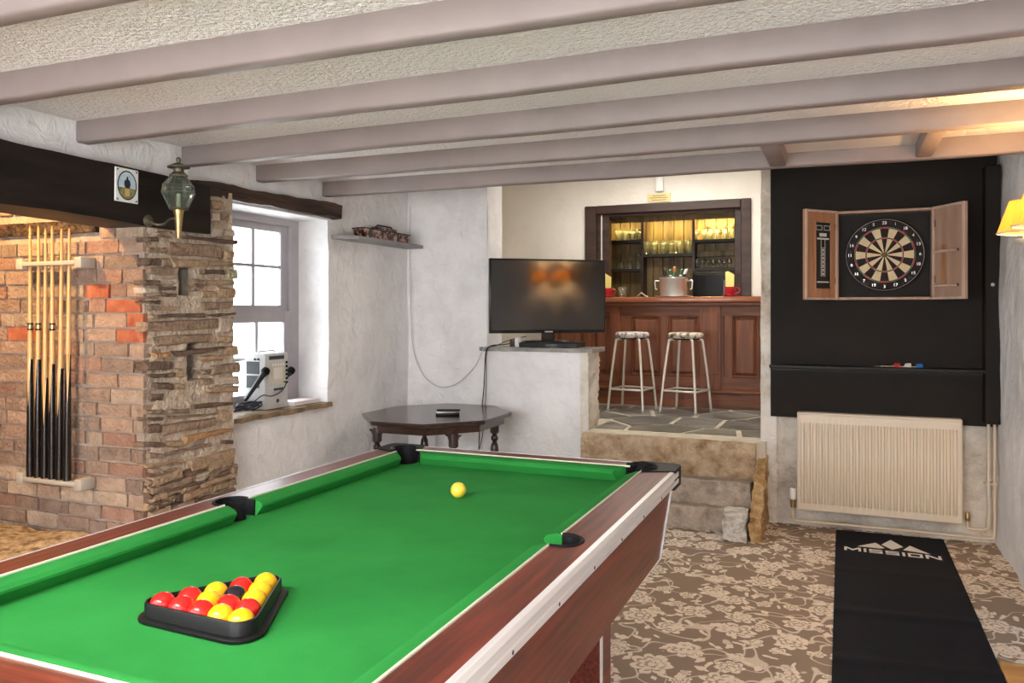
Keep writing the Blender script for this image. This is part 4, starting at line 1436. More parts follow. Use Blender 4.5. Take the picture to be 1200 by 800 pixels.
def tri_loop(off, z_, rc=0.020, n=6):
    vs3 = [A_, A_ + dx_ * 4 * D, A_ + dy_ * 4 * D]
    out = []
    R_ = BR + off
    for k in range(3):
        p = vs3[k]
        o_ = (p - cen).normalized()
        base = math.atan2(o_.y, o_.x)
        for q in range(n + 1):
            a = base - pi / 3 + 2 * pi / 3 * q / n
            out.append((p.x + R_ * cos(a), p.y + R_ * sin(a), z_))
    return out


rack = empty('triangle_rack', (cen.x, cen.y, CLZ), 'black plastic triangle rack holding the pool balls', 'triangle rack')
bm = nb()
lps = [tri_loop(0.001, CLZ + 0.002), tri_loop(0.001, CLZ + 0.034), tri_loop(0.003, CLZ + 0.037), tri_loop(0.006, CLZ + 0.037), tri_loop(0.008, CLZ + 0.034),
       tri_loop(0.008, CLZ + 0.012), tri_loop(0.009, CLZ + 0.010)]
loft(bm, lps, cap=False)
obj('rack_wall', bm, 'black_plastic', rack, 40)
bm = nb()
loft(bm, [tri_loop(0.008, CLZ + 0.011), tri_loop(0.017, CLZ + 0.010), tri_loop(0.020, CLZ + 0.007), tri_loop(0.020, CLZ + 0.002), tri_loop(0.018, CLZ + 0.0005), tri_loop(0.008, CLZ + 0.0005)], cap=False)
obj('rack_foot', bm, 'black_plastic', rack, 40)

# ------------------------------------------------------------------ dart mat and threshold
dm = empty('dart_mat', (0.27, 3.9, 0), 'long black rubber dart mat with white mountain logo on the carpet', 'mat')
bm = nb()
nY = 90
vv = {}
for i in range(9):
    for j in range(nY + 1):
        x_ = -0.037 + 0.60 * i / 8
        y_ = 2.35 + (5.415 - 2.35) * j / nY
        z_ = 0.006
        for cy_, sl, hh in ((3.99, 0.10, .006), (3.44, 0.12, .005), (4.62, 0.05, .002)):
            u_ = (y_ - cy_ - sl * (x_ - 0.27)) / 0.035
            z_ += hh * math.exp(-u_ * u_)
        vv[i, j, 1] = bm.verts.new((x_, y_ + 0.02 * (x_ - .27), z_))
        vv[i, j, 0] = bm.verts.new((x_, y_ + 0.02 * (x_ - .27), 0.001))
for s_ in (0, 1):
    for i in range(8):
        for j in range(nY):
            bm.faces.new((vv[i, j, s_], vv[i + 1, j, s_], vv[i + 1, j + 1, s_], vv[i, j + 1, s_]))
for j in range(nY):
    for i in (0, 8):
        bm.faces.new((vv[i, j, 0], vv[i, j + 1, 0], vv[i, j + 1, 1], vv[i, j, 1]))
for i in range(8):
    for j in (0, nY):
        bm.faces.new((vv[i, j, 0], vv[i + 1, j, 0], vv[i + 1, j, 1], vv[i, j, 1]))
obj('mat_sheet', bm, 'mat_black', dm, 40)


def flat(poly, bm, z_=0.0072):
    bm.faces.new([bm.verts.new((x_, y_, z_)) for x_, y_ in poly])


bm = nb()
# the wide capital letters, on a unit grid, drawn left to right along the mat width
gl = {
    'M': (1.25, [[(0, 0), (.2, 0), (.2, 1), (0, 1)], [(.2, 1), (.2, .62), (.625, .08), (.625, .5)], [(1.05, 1), (.625, .5), (.625, .08), (1.05, .62)],
                 [(1.05, 0), (1.25, 0), (1.25, 1), (1.05, 1)]]),
    'I': (0.2, [[(0, 0), (.2, 0), (.2, 1), (0, 1)]]),
    'S': (1.0, [[(0, 0), (.98, 0), (.98, .24), (0, .24)], [(.78, .24), (.98, .24), (.98, .38), (.78, .38)], [(0, .38), (.98, .38), (.98, .62), (0, .62)],
                [(0, .62), (.2, .62), (.2, .76), (0, .76)], [(0, .76), (.98, .76), (.98, 1), (0, 1)]]),
    'O': (1.05, [[(0, 0), (1.05, 0), (1.05, .24), (0, .24)], [(0, .76), (1.05, .76), (1.05, 1), (0, 1)], [(0, .24), (.2, .24), (.2, .76), (0, .76)],
                 [(.85, .24), (1.05, .24), (1.05, .76), (.85, .76)]]),
    'N': (1.1, [[(0, 0), (.2, 0), (.2, 1), (0, 1)], [(.2, 1), (.2, .66), (.9, 0), (.9, .34)], [(.9, 0), (1.1, 0), (1.1, 1), (.9, 1)]]),
}
tot = sum(gl[c_][0] + 0.20 for c_ in 'MISSION') - 0.20
lw = 0.500 / tot
x_ = 0.010
for c_ in 'MISSION':
    w_, ps = gl[c_]
    for pl in ps:
        flat([(x_ + lw * a, 4.962 + 0.075 * b_) for a, b_ in pl], bm)
    x_ += lw * (w_ + 0.20)
flat([(0.212, 5.155), (0.266, 5.068), (0.328, 5.150), (0.268, 5.285)], bm)
flat([(0.080, 5.068), (0.205, 5.068), (0.228, 5.085), (0.182, 5.185)], bm)
flat([(0.322, 5.085), (0.462, 5.055), (0.365, 5.195), (0.352, 5.160)], bm)
obj('logo_print', bm, 'mat_print', dm)

bm = nb()
box(bm, 0.565, 0.835, 2.2, 3.585, 0.0, 0.012, .002)
struct('trim_1', bm, 'wood_floor', 'honey coloured timber edging board beside the dart mat', 'floorboard')
struct('trim_2', B(0.565, 0.835, 3.585, 3.605, 0.0, 0.016, .004), 'brass', 'brass threshold strip at the carpet edge', 'threshold strip')

# ------------------------------------------------------------------ octagonal table
OX, OY, OZ = -2.595, 4.885, 0.678
ot = empty('octagonal_table', (OX, OY, 0), 'dark oak octagonal table with turned legs in the corner', 'table')


def octa(rx, ry, z_):
    return [(OX + rx * cos(radians(22.5 + 45 * k)) / cos(radians(22.5)), OY + ry * sin(radians(22.5 + 45 * k)) / cos(radians(22.5)), z_) for k in range(8)]


obj('table_top', loft(nb(), [octa(.455, .53, OZ - .030), octa(.462, .537, OZ - .026), octa(.462, .537, OZ - .018), octa(.468, .543, OZ - .014),
                             octa(.468, .543, OZ - .004), octa(.462, .537, OZ)]), 'dark_table', ot)
obj('apron', loft(nb(), [octa(.415, .49, OZ - .080), octa(.424, .498, OZ - .03)]), 'dark_table', ot)
prof = [(0, 0), (.020, 0), (.024, .012), (.020, .03), (.014, .045), (.022, .06), (.026, .10), (.030, .17), (.030, .22), (.020, .25), (.027, .265), (.027, .28),
        (.017, .30), (.028, .34), (.031, .38), (.026, .425), (.015, .45), (.026, .465), (.026, .48), (.016, .497), (.024, .51), (.032, .515), (.032, .60), (0, .60)]
for (lx, ly) in ((-2.87, 4.55), (-2.30, 4.55), (-2.30, 5.20), (-2.87, 5.20)):
    lg = obj('leg', LT(prof, 18, (lx, ly, 0)), 'dark_turned', ot, 50)
    for s_ in (-1, 1):
        bm = nb()
        prism(bm, [(0, 0), (s_ * .034, 0), (s_ * .027, -.012), (s_ * .016, -.015), (s_ * .012, -.030), (s_ * .004, -.036), (0, -.045)], -.009, .009,
              TR(lx + s_ * .024, ly, OZ - .085) @ RX(pi / 2))
        obj('bracket', bm, 'dark_turned', lg)
rc = empty('media_box', (-2.47, 4.80, OZ), 'small black box with silver lid lying on the octagonal table', 'media box', rotz=radians(25))
obj('case', xf(B(-.08, .08, -.05, .05, 0, .016, .006, 2), TR(-2.47, 4.80, OZ) @ RZ(radians(25))), 'black_plastic', rc, 40)
obj('lid', xf(B(-.078, .05, -.032, .036, .016, .027, .005, 2), TR(-2.47, 4.80, OZ) @ RZ(radians(33))), 'steel', rc, 40)
tag(obj('remote_control', xf(B(-.075, .085, -.022, .020, .0272, .040, .005, 2), TR(-2.47, 4.80, OZ) @ RZ(radians(20))), 'black_plastic', None, 40), 'black remote control resting on the small box on the octagonal table', 'remote')

# ------------------------------------------------------------------ television on the half wall
tvA, tvB = Vector((-2.391, 5.315)), Vector((-1.674, 5.885))
tc_ = (tvA + tvB) / 2
tang = math.atan2(tvB.y - tvA.y, tvB.x - tvA.x)
tv = empty('television', (tc_.x, tc_.y, 1.151), 'flat black television turned towards the dart side on the half wall', 'television', rotz=tang)
hw_ = (tvB - tvA).length / 2
z0, z1 = 1.218, 1.772
bm = nb()
box(bm, -hw_, hw_, 0.0, 0.035, z0 - 1.151, z1 - 1.151, .004, 2)
box(bm, -hw_ * .6, hw_ * .6, 0.03, 0.062, z0 + .06 - 1.151, z1 - .12 - 1.151, .01, 2)
obj('housing', bm, 'tv_black', tv, 40, world=False)
obj('screen', B(-hw_ + .013, hw_ - .013, -0.0015, 0.004, z0 + .024 - 1.151, z1 - .013 - 1.151), 'tv_screen', tv, world=False)
bm = nb()
box(bm, -.05, .05, 0.012, 0.030, 0.012, z0 - 1.151 + .02, .004)
obj('neck', bm, 'tv_black', tv, 40, world=False)
obj('stand', LT([(0, .014), (.13, .014), (.15, .008), (.155, .002), (.155, 0), (0, 0)], 28, (0, .02, 0), Matrix.Diagonal((1.35, .8, 1, 1))), 'tv_black', tv, 40, world=False)
obj('badge', B(-.03, .03, -.003, 0.001, z0 + .006 - 1.151, z0 + .015 - 1.151), 'steel', tv, world=False)
sb = empty('set_top_box', (-1.99, 5.575, 1.112), 'slim black media player under the television stand', 'media player', rotz=radians(4))
obj('case', B(-.235, .215, -.10, .14, 0.0, .038, .004), 'black_plastic', sb, world=False)
obj('display', B(-.03, .06, -.102, -.099, .010, .028), 'amp_dark', sb, world=False)
pg = empty('plug_adaptor', (-2.30, 5.56, 1.112), 'brown and white plug adaptor on the half wall coping', 'plug')
obj('body', B(-2.325, -2.285, 5.54, 5.58, 1.112, 1.165, .003), 'frame_dark', pg)
obj('socket', B(-2.285, -2.25, 5.54, 5.58, 1.112, 1.185, .004), 'white_plastic', pg)


def wob(pts, n=5):
    """Catmull-Rom through the points"""
    P_ = [Vector(p) for p in pts]
    P_ = [P_[0] * 2 - P_[1]] + P_ + [P_[-1] * 2 - P_[-2]]
    out = []
    for i in range(1, len(P_) - 2):
        for k in range(n):
            t = k / n
            a, b_, c_, d_ = P_[i - 1:i + 3]
            out.append(0.5 * ((2 * b_) + (c_ - a) * t + (2 * a - 5 * b_ + 4 * c_ - d_) * t * t + (3 * b_ - a - 3 * c_ + d_) * t ** 3))
    out.append(P_[-2])
    return out


tag(obj('aerial_cable', T(wob([(-3.125, 5.43, 2.20), (-3.13, 5.435, 1.82), (-3.12, 5.435, 1.40), (-3.10, 5.435, 1.10), (-3.02, 5.435, 0.90), (-2.88, 5.435, 0.80),
                               (-2.72, 5.435, 0.83), (-2.57, 5.435, 0.96), (-2.50, 5.435, 1.09), (-2.47, 5.45, 1.12)]), 0.0035, 6), 'cable_white', None, 60),
    'pale painted cable looping down the white far wall', 'cable')
tag(obj('power_lead', T(wob([(-2.31, 5.57, 1.14), (-2.36, 5.50, 1.13), (-2.44, 5.44, 1.12), (-2.475, 5.43, 1.06), (-2.49, 5.43, 0.8), (-2.53, 5.435, 0.45), (-2.53, 5.43, 0.03)]), 0.004, 6), 'cable', None, 60),
    'black power lead hanging from the coping behind the octagonal table', 'cable', 'black leads by the television')
tag(obj('power_lead', T(wob([(-2.22, 5.62, 1.19), (-2.30, 5.53, 1.17), (-2.40, 5.47, 1.125), (-2.465, 5.428, 1.08), (-2.47, 5.43, 0.8), (-2.50, 5.43, 0.45), (-2.56, 5.42, 0.20), (-2.50, 5.42, 0.03)]), 0.003, 6), 'cable', None, 60),
    'thinner black lead running down the half wall from the media player', 'cable', 'black leads by the television')

# ------------------------------------------------------------------ small shelf on the left wall
sh = tag(obj('wall_shelf', P([(LX - .03, 4.47), (LX + .02, 4.44), (-3.02, 4.55), (-3.015, 5.44), (LX - .03, 5.44)], 1.868, 1.893), 'shelf_grey', None),
         'thin grey shelf on the white wall beyond the window', 'shelf')
pb = empty('patterned_tin', (-3.07, 4.97, 1.893), 'dark patterned tin lying on the thin grey wall shelf', 'tin')
bm = nb()
loft(bm, [[(-3.13, 4.68, 1.893), (-3.03, 4.66, 1.893), (-3.03, 5.24, 1.893), (-3.13, 5.26, 1.893)],
          [(-3.135, 4.65, 1.955), (-3.025, 4.63, 1.955), (-3.025, 5.26, 1.955), (-3.135, 5.28, 1.955)]])
obj('tray', bm, 'box_pattern', pb)
obj('rim', T([(-3.135, 4.65, 1.956), (-3.025, 4.63, 1.956), (-3.025, 5.26, 1.956), (-3.135, 5.28, 1.956)], .004, 6, True), 'black_plastic', pb)
obj('lid', B(-3.11, -3.045, 4.84, 5.10, 1.955, 1.985, .006), 'box_pattern', pb)
obj('handle', T([(-3.075, 4.86, 1.986), (-3.075, 4.88, 1.998), (-3.075, 5.06, 1.998), (-3.075, 5.08, 1.986)], .006, 6), 'black_plastic', pb)

# ------------------------------------------------------------------ things on the window sill
SZ = 0.782
am = empty('karaoke_amplifier', (-3.30, 3.97, SZ), 'pale grey karaoke amplifier on the slate window sill', 'amplifier')
obj('case', B(-3.385, -3.225, 3.86, 4.075, SZ, 1.125, .008, 2), 'amp', am, 40)
obj('front_panel', B(-3.228, -3.220, 3.90, 4.045, 0.925, 1.075, .003), 'amp_panel', am)
obj('name_plate', B(-3.227, -3.221, 3.895, 4.035, 1.085, 1.108, .002), 'amp_dark', am)
for yy in (3.925, 3.95, 3.975, 4.0, 4.025):
    obj('button', B(-3.222, -3.216, yy - .007, yy + .007, 1.045, 1.06, .002), 'white_plastic', am)
obj('display_window', B(-3.222, -3.217, 3.93, 4.015, .96, 1.035, .002), 'hatch', am)
for k in range(6):
    obj('side_key', B(-3.226, -3.219, 4.05, 4.068, .93 + .025 * k, .945 + .025 * k, .002), 'black_plastic', am)
obj('tape_slot', B(-3.226, -3.219, 3.94, 4.02, .895, .908), 'amp_dark', am)
obj('jack', LT([(0, .006), (.010, .006), (.014, 0)], 14, mtx=TR(-3.226, 3.975, .83) @ RY(pi / 2)), 'amp_dark', am)
obj('speaker_grille', B(-3.365, -3.27, 3.857, 3.864, 1.0, 1.075), 'amp_dark', am)
obj('speaker_grille', B(-3.365, -3.27, 3.857, 3.864, .915, .99), 'amp_dark', am)
for xx in (-3.30, -3.275):
    obj('knob', LT([(0, .006), (.006, .005), (.007, 0)], 10, mtx=TR(xx, 3.858, 1.09) @ RX(pi / 2)), 'black_plastic', am)
obj('carry_handle', T([(-3.30, 3.89, 1.124), (-3.30, 3.90, 1.136), (-3.30, 4.03, 1.136), (-3.30, 4.04, 1.124)], .006, 6), 'amp', am, 50)


def microphone(tip, tail, label):
    t_, b_ = Vector(tip), Vector(tail)
    d = (t_ - b_).normalized()
    L_ = (t_ - b_).length
    q = d.to_track_quat('Z', 'Y').to_matrix().to_4x4()
    mt = Matrix.Translation(b_) @ q
    r_ = empty('microphone', b_, label, 'microphone')
    obj('handle', LT([(0, 0), (.009, 0), (.011, .02), (.016, L_ - .055), (.019, L_ - .05), (.019, L_ - .044), (0, L_ - .044)], 16, mtx=mt), 'mic', r_, 40)
    obj('grille', LT([(.018, L_ - .045), (.025, L_ - .032), (.026, L_ - .018), (.022, L_ - .006), (.012, L_), (0, L_ + .001)], 16, mtx=mt), 'black_matt', r_, 60)
    return r_


microphone((-3.205, 3.855, 1.035), (-3.20, 3.66, .865), 'black microphone leaning across the front of the amplifier')
microphone((-3.235, 4.135, 1.022), (-3.245, 4.088, .965), 'black microphone clipped at the side of the amplifier')
random.seed(4)
pts = []
for k in range(34):
    a = k * 0.9
    rr = 0.055 + 0.02 * sin(k * 1.7)
    pts.append((-3.215 + rr * .55 * cos(a), 3.70 + .085 * sin(a) + .02 * sin(k), .80 + .035 * abs(sin(k * .61)) + 0.012 * random.random()))
tag(obj('coiled_lead', T(wob(pts, 4), .0055, 6), 'cable_blue', None, 60), 'tangle of dark microphone leads on the window sill', 'cable')
tag(obj('microphone_lead', T(wob([(-3.21, 3.73, .84), (-3.195, 3.80, .88), (-3.21, 3.90, .865), (-3.205, 3.98, .885), (-3.205, 4.03, .93), (-3.215, 4.02, .945)]), .0035, 6), 'cable', None, 60),
    'thin black lead curving across the front of the amplifier', 'cable')
tag(obj('booklet', rough_block(-3.33, -3.20, 4.10, 4.36, SZ - .001, SZ + .024, .003, (4, 6, 2), 9), 'paper', None, 30), 'pink and white booklets lying at the end of the sill', 'booklet')


# ------------------------------------------------------------------ dart corner
BY = 5.41
tag(obj('backing_board', B(-0.431, 0.842, BY, BY + 0.035, 0.70, 2.43), 'panel_black', None), 'large matt black backing board behind the dartboard', 'board')
tag(obj('pipe_casing', B(0.765, 0.842, 5.30, BY, 0.728, 2.228, .003), 'panel_black', None), 'black boxed pipe casing beside the backing board', 'casing')
bsh = empty('dart_shelf', (0.17, 5.35, 1.03), 'narrow black shelf across the backing board under the dartboard', 'shelf')
obj('shelf_board', B(-0.431, 0.765, 5.295, BY, 1.022, 1.042, .003), 'panel_edge', bsh)
obj('batten', B(-0.431, 0.765, BY - .02, BY, 1.0, 1.022), 'panel_edge', bsh)

cab = empty('dart_cabinet', (0.235, 5.31, 1.45), 'open wooden dartboard cabinet with two doors on black board', 'cabinet')
cx0, cx1, cz0, cz1, cyf = -0.037, 0.506, 1.452, 2.0, 5.315
obj('back_panel', B(cx0 + .01, cx1 - .01, BY - .012, BY - .001, cz0 + .01, cz1 - .01), 'cab_back', cab)
for a, b_, c_, d_ in ((cx0, cx0 + .016, cz0, cz1), (cx1 - .016, cx1, cz0, cz1), (cx0 + .016, cx1 - .016, cz0, cz0 + .016), (cx0 + .016, cx1 - .016, cz1 - .016, cz1)):
    obj('side_board', B(a, b_, cyf, BY - .001, c_, d_, .002), 'cab_side', cab)


def door(hx, ang_, vis, name, m):
    """door board hinged at hx; vis = +1/-1 side of local y seen from the room"""
    mt = TR(hx, cyf, 0) @ RZ(ang_)
    dl = 0.272
    bm = nb()
    box(bm, 0.002, dl, -.009, .009, cz0, cz1, .002)
    dr = obj(name, xf(bm, mt), m, cab)
    bm = nb()
    f0, f1 = (.009, .020) if vis > 0 else (-.020, -.009)
    for a, b_, c_, d_ in ((dl - .014, dl, cz0, cz1), (.004, .016, cz0, cz1), (.016, dl - .014, cz0, cz0 + .014), (.016, dl - .014, cz1 - .014, cz1)):
        box(bm, a, b_, f0, f1, c_, d_, .001)
    obj('lipping', xf(bm, mt), 'lipping', dr)
    for zz_ in (cz0 + .10, cz1 - .12):
        obj('hinge', xf(B(-.006, .022, vis * .010 - .003, vis * .010 + .003, zz_, zz_ + .04, .001), mt), 'pewter', dr)
    return dr, mt


dl_, mtl = door(cx0, radians(180 + 49), 1, 'door', 'cab_wood')
bm = B(.065, .185, .009, .013, cz0 + .07, cz1 - .075)
sbd = obj('scoreboard', xf(bm, mtl), 'cab_back', dl_)
bm = nb()
for a, b_, c_, d_ in ((.055, .065, cz0 + .06, cz1 - .065), (.185, .195, cz0 + .06, cz1 - .065), (.065, .185, cz0 + .06, cz0 + .07), (.065, .185, cz1 - .075, cz1 - .065)):
    box(bm, a, b_, .009, .017, c_, d_, .001)
obj('scoreboard_frame', xf(bm, mtl), 'cab_wood', dl_)
bm = nb()


def pr(a, b_, c_, d_):
    box(bm, a, b_, .013, .0138, c_, d_)


# printed white score grid and header boxes
zt_ = cz1 - .075
for (a, b_) in ((.067, .117), (.133, .183)):
    pr(a, b_, zt_ - .022, zt_ - .019)
    pr(a, b_, zt_ - .048, zt_ - .045)
    pr(a, a + .003, zt_ - .048, zt_ - .019)
    pr(b_ - .003, b_, zt_ - .048, zt_ - .019)
pr(.095, .155, zt_ - .086, zt_ - .066)
pr(.075, .175, zt_ - .105, zt_ - .095)
pr(.107, .110, cz0 + .145, zt_ - .105)
pr(.140, .143, cz0 + .145, zt_ - .105)
for k in range(8):
    zz_ = cz0 + .145 + k * .0245
    pr(.107, .143, zz_, zz_ + .003)
    pr(.116, .134, zz_ + .008, zz_ + .018) if k < 7 else None
pr(.075, .175, cz0 + .105, cz0 + .112)
obj('score_print', xf(bm, mtl), 'chalk', sbd)
dr_, mtr = door(cx1, radians(-60), -1, 'door', 'cab_side')
obj('recess_panel', xf(B(.07, .12, -.012, -.008, cz0 + .07, cz0 + .32, .001), mtr), 'cab_wood', dr_)
for zz_ in (cz0 + .085, cz0 + .285):
    obj('dart_holder', xf(B(.055, .215, -.050, -.009, zz_ - .014, zz_, .002), mtr), 'lipping', dr_)
    obj('screw', LT([(0, .006), (.008, .005), (.009, 0)], 10, mtx=mtr @ TR(.215, -.010, zz_ - .004) @ RX(pi / 2)), 'screw', dr_)

dbc = (0.238, 1.727)
db = empty('dartboard', (dbc[0], 5.36, dbc[1]), 'round bristle dartboard with cream and black segments in the cabinet', 'dartboard')
DM = TR(dbc[0], 5.358, dbc[1]) @ RX(pi / 2)
obj('board_body', LT([(0, -.038), (.22, -.038), (.2255, -.034), (.2255, -.003), (.222, 0), (0, 0)], 64, mtx=DM), 'db_black', db, 40)


def sector(bm, r0, r1, a0, a1, z_):
    n = 4
    lo_ = [bm.verts.new((r0 * cos(a0 + (a1 - a0) * k / n), r0 * sin(a0 + (a1 - a0) * k / n), z_)) for k in range(n + 1)]
    hi_ = [bm.verts.new((r1 * cos(a0 + (a1 - a0) * k / n), r1 * sin(a0 + (a1 - a0) * k / n), z_)) for k in range(n + 1)]
    for k in range(n):
        bm.faces.new((lo_[k], hi_[k], hi_[k + 1], lo_[k + 1]))


order = [20, 1, 18, 4, 13, 6, 10, 15, 2, 17, 3, 19, 7, 16, 8, 11, 14, 9, 12, 5]
for k in range(20):
    a = pi / 2 - k * pi / 10
    a0, a1 = a - pi / 20, a + pi / 20
    dark = k % 2 == 0
    for nm, r0_, r1_, mk in (('segment', .016, .099, 'db_black' if dark else 'db_cream'), ('segment', .107, .162, 'db_black' if dark else 'db_cream'),
                             ('treble_band', .099, .107, 'db_red' if dark else 'db_green'), ('double_band', .162, .170, 'db_red' if dark else 'db_green')):
        bm = nb()
        sector(bm, r0_, r1_, a0, a1, .0008)
        obj(nm, xf(bm, DM), mk, db)
obj('outer_bull', LT([(.007, .001), (.016, .001)], 24, mtx=DM), 'db_green', db)
obj('bullseye', LT([(0, .0012), (.007, .0012)], 16, mtx=DM), 'db_red', db)
bm = nb()
for rr in (.170, .162, .107, .099):
    tube(bm, [(rr * cos(2 * pi * k / 60), rr * sin(2 * pi * k / 60), .0012) for k in range(60)], .0006, 4, True)
obj('spider_wire', xf(bm, DM), 'wire', db)
nr = obj('number_ring', xf(tube(nb(), [(.2165 * cos(2 * pi * k / 72), .2165 * sin(2 * pi * k / 72), .002) for k in range(72)], .0016, 5, True), DM), 'wire', db)
for k, n_ in enumerate(order):
    a = pi / 2 - k * pi / 10
    bm = text_mesh(str(n_), .026, 'number', 0.0)
    tw = a - pi / 2
    if sin(a) < -0.05:
        tw += pi
    xf(bm, DM @ TR(.195 * cos(a), .195 * sin(a), .0015) @ RZ(tw if False else 0))
    obj('number', bm, 'wire', nr)


def dart(x, y, z_, a, m, label):
    r_ = empty('dart', (x, y, z_), label, 'dart', 'darts on the shelf', a)
    obj('barrel', LT([(0, -.075), (.001, -.07), (.0015, -.045), (.0035, -.04), (.0035, .01), (.002, .012), (.002, .05), (0, .05)], 8, mtx=RY(pi / 2) @ TR(-.0035, 0, 0)), 'steel', r_, world=False)
    bm = nb()
    for q in range(2):
        prism(bm, [(.03, 0), (.04, .016), (.068, .018), (.07, 0), (.068, -.018), (.04, -.016)], -.0005, .0005, TR(0, 0, .011) @ RX(q * pi / 2 + pi / 4))
    obj('flight', bm, m, r_, world=False)


dart(0.255, 5.335, 1.0435, 0.15, 'dart_red', 'dart with red flight on the black shelf')
dart(0.315, 5.36, 1.0435, -0.1, 'dart_white', 'dart with white flight on the black shelf')
dart(0.375, 5.34, 1.0435, 0.05, 'dart_blue', 'dart with blue flight on the black shelf')

rad = empty('radiator', (0.195, 5.40, 0.12), 'cream ribbed panel radiator under the black backing board', 'radiator')
rx0, rx1, rz0, rz1, ry = -0.262, 0.652, 0.125, 0.738, 5.345
nrib = 25
pts = []
st_ = (rx1 - rx0 - .03) / nrib
for k in range(nrib):
    x_ = rx0 + .015 + k * st_
    pts += [(x_ + st_ * .08, 0.0), (x_ + st_ * .20, -.016), (x_ + st_ * .60, -.016), (x_ + st_ * .78, 0.0)]
bm = nb()
rowz = [rz0 + .004, rz0 + .045, rz0 + .06, rz1 - .075, rz1 - .06, rz1 - .008]
fl = [0, 0, 1, 1, 0, 0]
allp = [(rx0, 0.0)] + pts + [(rx1, 0.0)]
prev = None
for zz_, f_ in zip(rowz, fl):
    cur = [bm.verts.new((x_, ry + y_ * f_ + .0, zz_)) for x_, y_ in allp]
    if prev:
        for i in range(len(cur) - 1):
            bm.faces.new((prev[i], prev[i + 1], cur[i + 1], cur[i]))
    prev = cur
obj('front_panel', bm, 'rad', rad, 50)
obj('body', B(rx0, rx1, ry + .001, ry + .055, rz0, rz1 - .003, .004), 'rad', rad)
obj('top_grille', B(rx0 - .003, rx1 + .003, ry - .006, ry + .062, rz1 - .010, rz1 + .006, .004), 'rad', rad)
for xx in (rx0 - .003, rx1 - .006):
    obj('end_cover', B(xx, xx + .009, ry - .004, ry + .060, rz0 + .003, rz1, .003), 'rad', rad)
obj('wall_bracket', B(0.0, 0.04, ry + .05, FY - .03, .55, .60), 'rad', rad)
obj('wall_bracket', B(0.4, 0.44, ry + .05, FY - .03, .55, .60), 'rad', rad)
val = obj('valve', LT([(0, 0), (.016, 0), (.016, .05), (0, .05)], 12, (-.292, 5.375, .13)), 'brass', rad)
obj('valve_head', LT([(0, 0), (.022, .003), (.025, .02), (.024, .065), (.018, .075), (0, .077)], 16, (-.292, 5.375, .18)), 'white_plastic', rad, 50)
obj('valve', LT([(0, 0), (.013, 0), (.015, .02), (.010, .05), (0, .05)], 12, (.685, 5.375, .14)), 'brass', rad)
pp = empty('heating_pipes', (0.80, 5.40, 0.0), 'pair of cream painted heating pipes running down beside the radiator', 'pipes')
obj('pipe', T(wob([(.792, 5.375, .72), (.792, 5.375, .4), (.792, 5.375, .14), (.78, 5.375, .105), (.75, 5.375, .095), (.69, 5.375, .10), (.685, 5.375, .14)], 6), .0085, 10), 'pipe', pp, 60)
obj('pipe', T(wob([(.824, 5.385, .72), (.824, 5.385, .4), (.824, 5.385, .09), (.812, 5.385, .055), (.78, 5.385, .045), (.4, 5.385, .045), (0, 5.385, .045), (-.27, 5.385, .045), (-.29, 5.382, .06), (-.292, 5.378, .13)], 6), .0085, 10), 'pipe', pp, 60)
obj('pipe_clip', B(.775, .84, 5.38, 5.44, .36, .375, .002), 'pipe', pp)
tag(obj('cord_pull', LT([(0, 0), (.008, .002), (.011, .012), (.008, .024), (.003, .03), (0, .03)], 14, mtx=TR(.80, 5.297, 1.535) @ RX(pi / 2)), 'white_plastic', None, 60),
    'small white knob on the black pipe casing', 'knob')

# double wall lamp with pleated shades
lamp = empty('wall_lamp', (0.83, 3.82, 1.70), 'brass double wall lamp with glowing pleated yellow shades', 'wall lamp')
obj('back_plate', LT([(0, 0), (.05, 0), (.052, .008), (.04, .016), (.02, .022), (0, .024)], 24, mtx=TR(.845, 3.82, 1.70) @ RY(-pi / 2) @ TR(0, 0, .004)), 'brass', lamp, 50)
for yy in (3.98, 3.66):
    s_ = 1 if yy > 3.82 else -1
    arm = obj('arm', T(wob([(.815, 3.82, 1.70), (.76, 3.82 + s_ * .03, 1.665), (.72, 3.82 + s_ * .10, 1.65), (.728, yy - s_ * .02, 1.655), (.728, yy, 1.675)]), .007, 8), 'brass', lamp, 60)
    obj('drip_pan', LT([(0, 0), (.02, 0), (.045, .012), (.050, .020), (.046, .020), (.018, .008), (0, .008)], 20, (.728, yy, 1.672)), 'piping', arm, 60)
    obj('candle_tube', LT([(0, 0), (.014, 0), (.014, .06), (0, .06)], 14, (.728, yy, 1.685)), 'piping', arm)
    obj('bulb', LT([(0, 0), (.012, .008), (.020, .03), (.017, .048), (.007, .065), (0, .07)], 14, (.728, yy, 1.745)), 'bulb_warm', arm, 60)
    n = 64
    lps = []
    for (r_, z_) in ((.108, 1.718), (.106, 1.722), (.062, 1.852), (.060, 1.856), (.058, 1.852), (.103, 1.722)):
        lps.append([(.728 + (r_ + (.0035 if k % 2 else 0)) * cos(2 * pi * k / n), yy + (r_ + (.0035 if k % 2 else 0)) * sin(2 * pi * k / n), z_) for k in range(n)])
    shd = obj('lamp_shade', loft(nb(), lps, cap=False), 'shade', lamp)
    obj('shade_trim', T([(.728 + .110 * cos(2 * pi * k / 32), yy + .110 * sin(2 * pi * k / 32), 1.719) for k in range(32)], .004, 5, True), 'piping', shd, 60)
    bulb('lamp_light', (.728, yy, 1.80), 26, (1.0, 0.58, 0.22), .03)

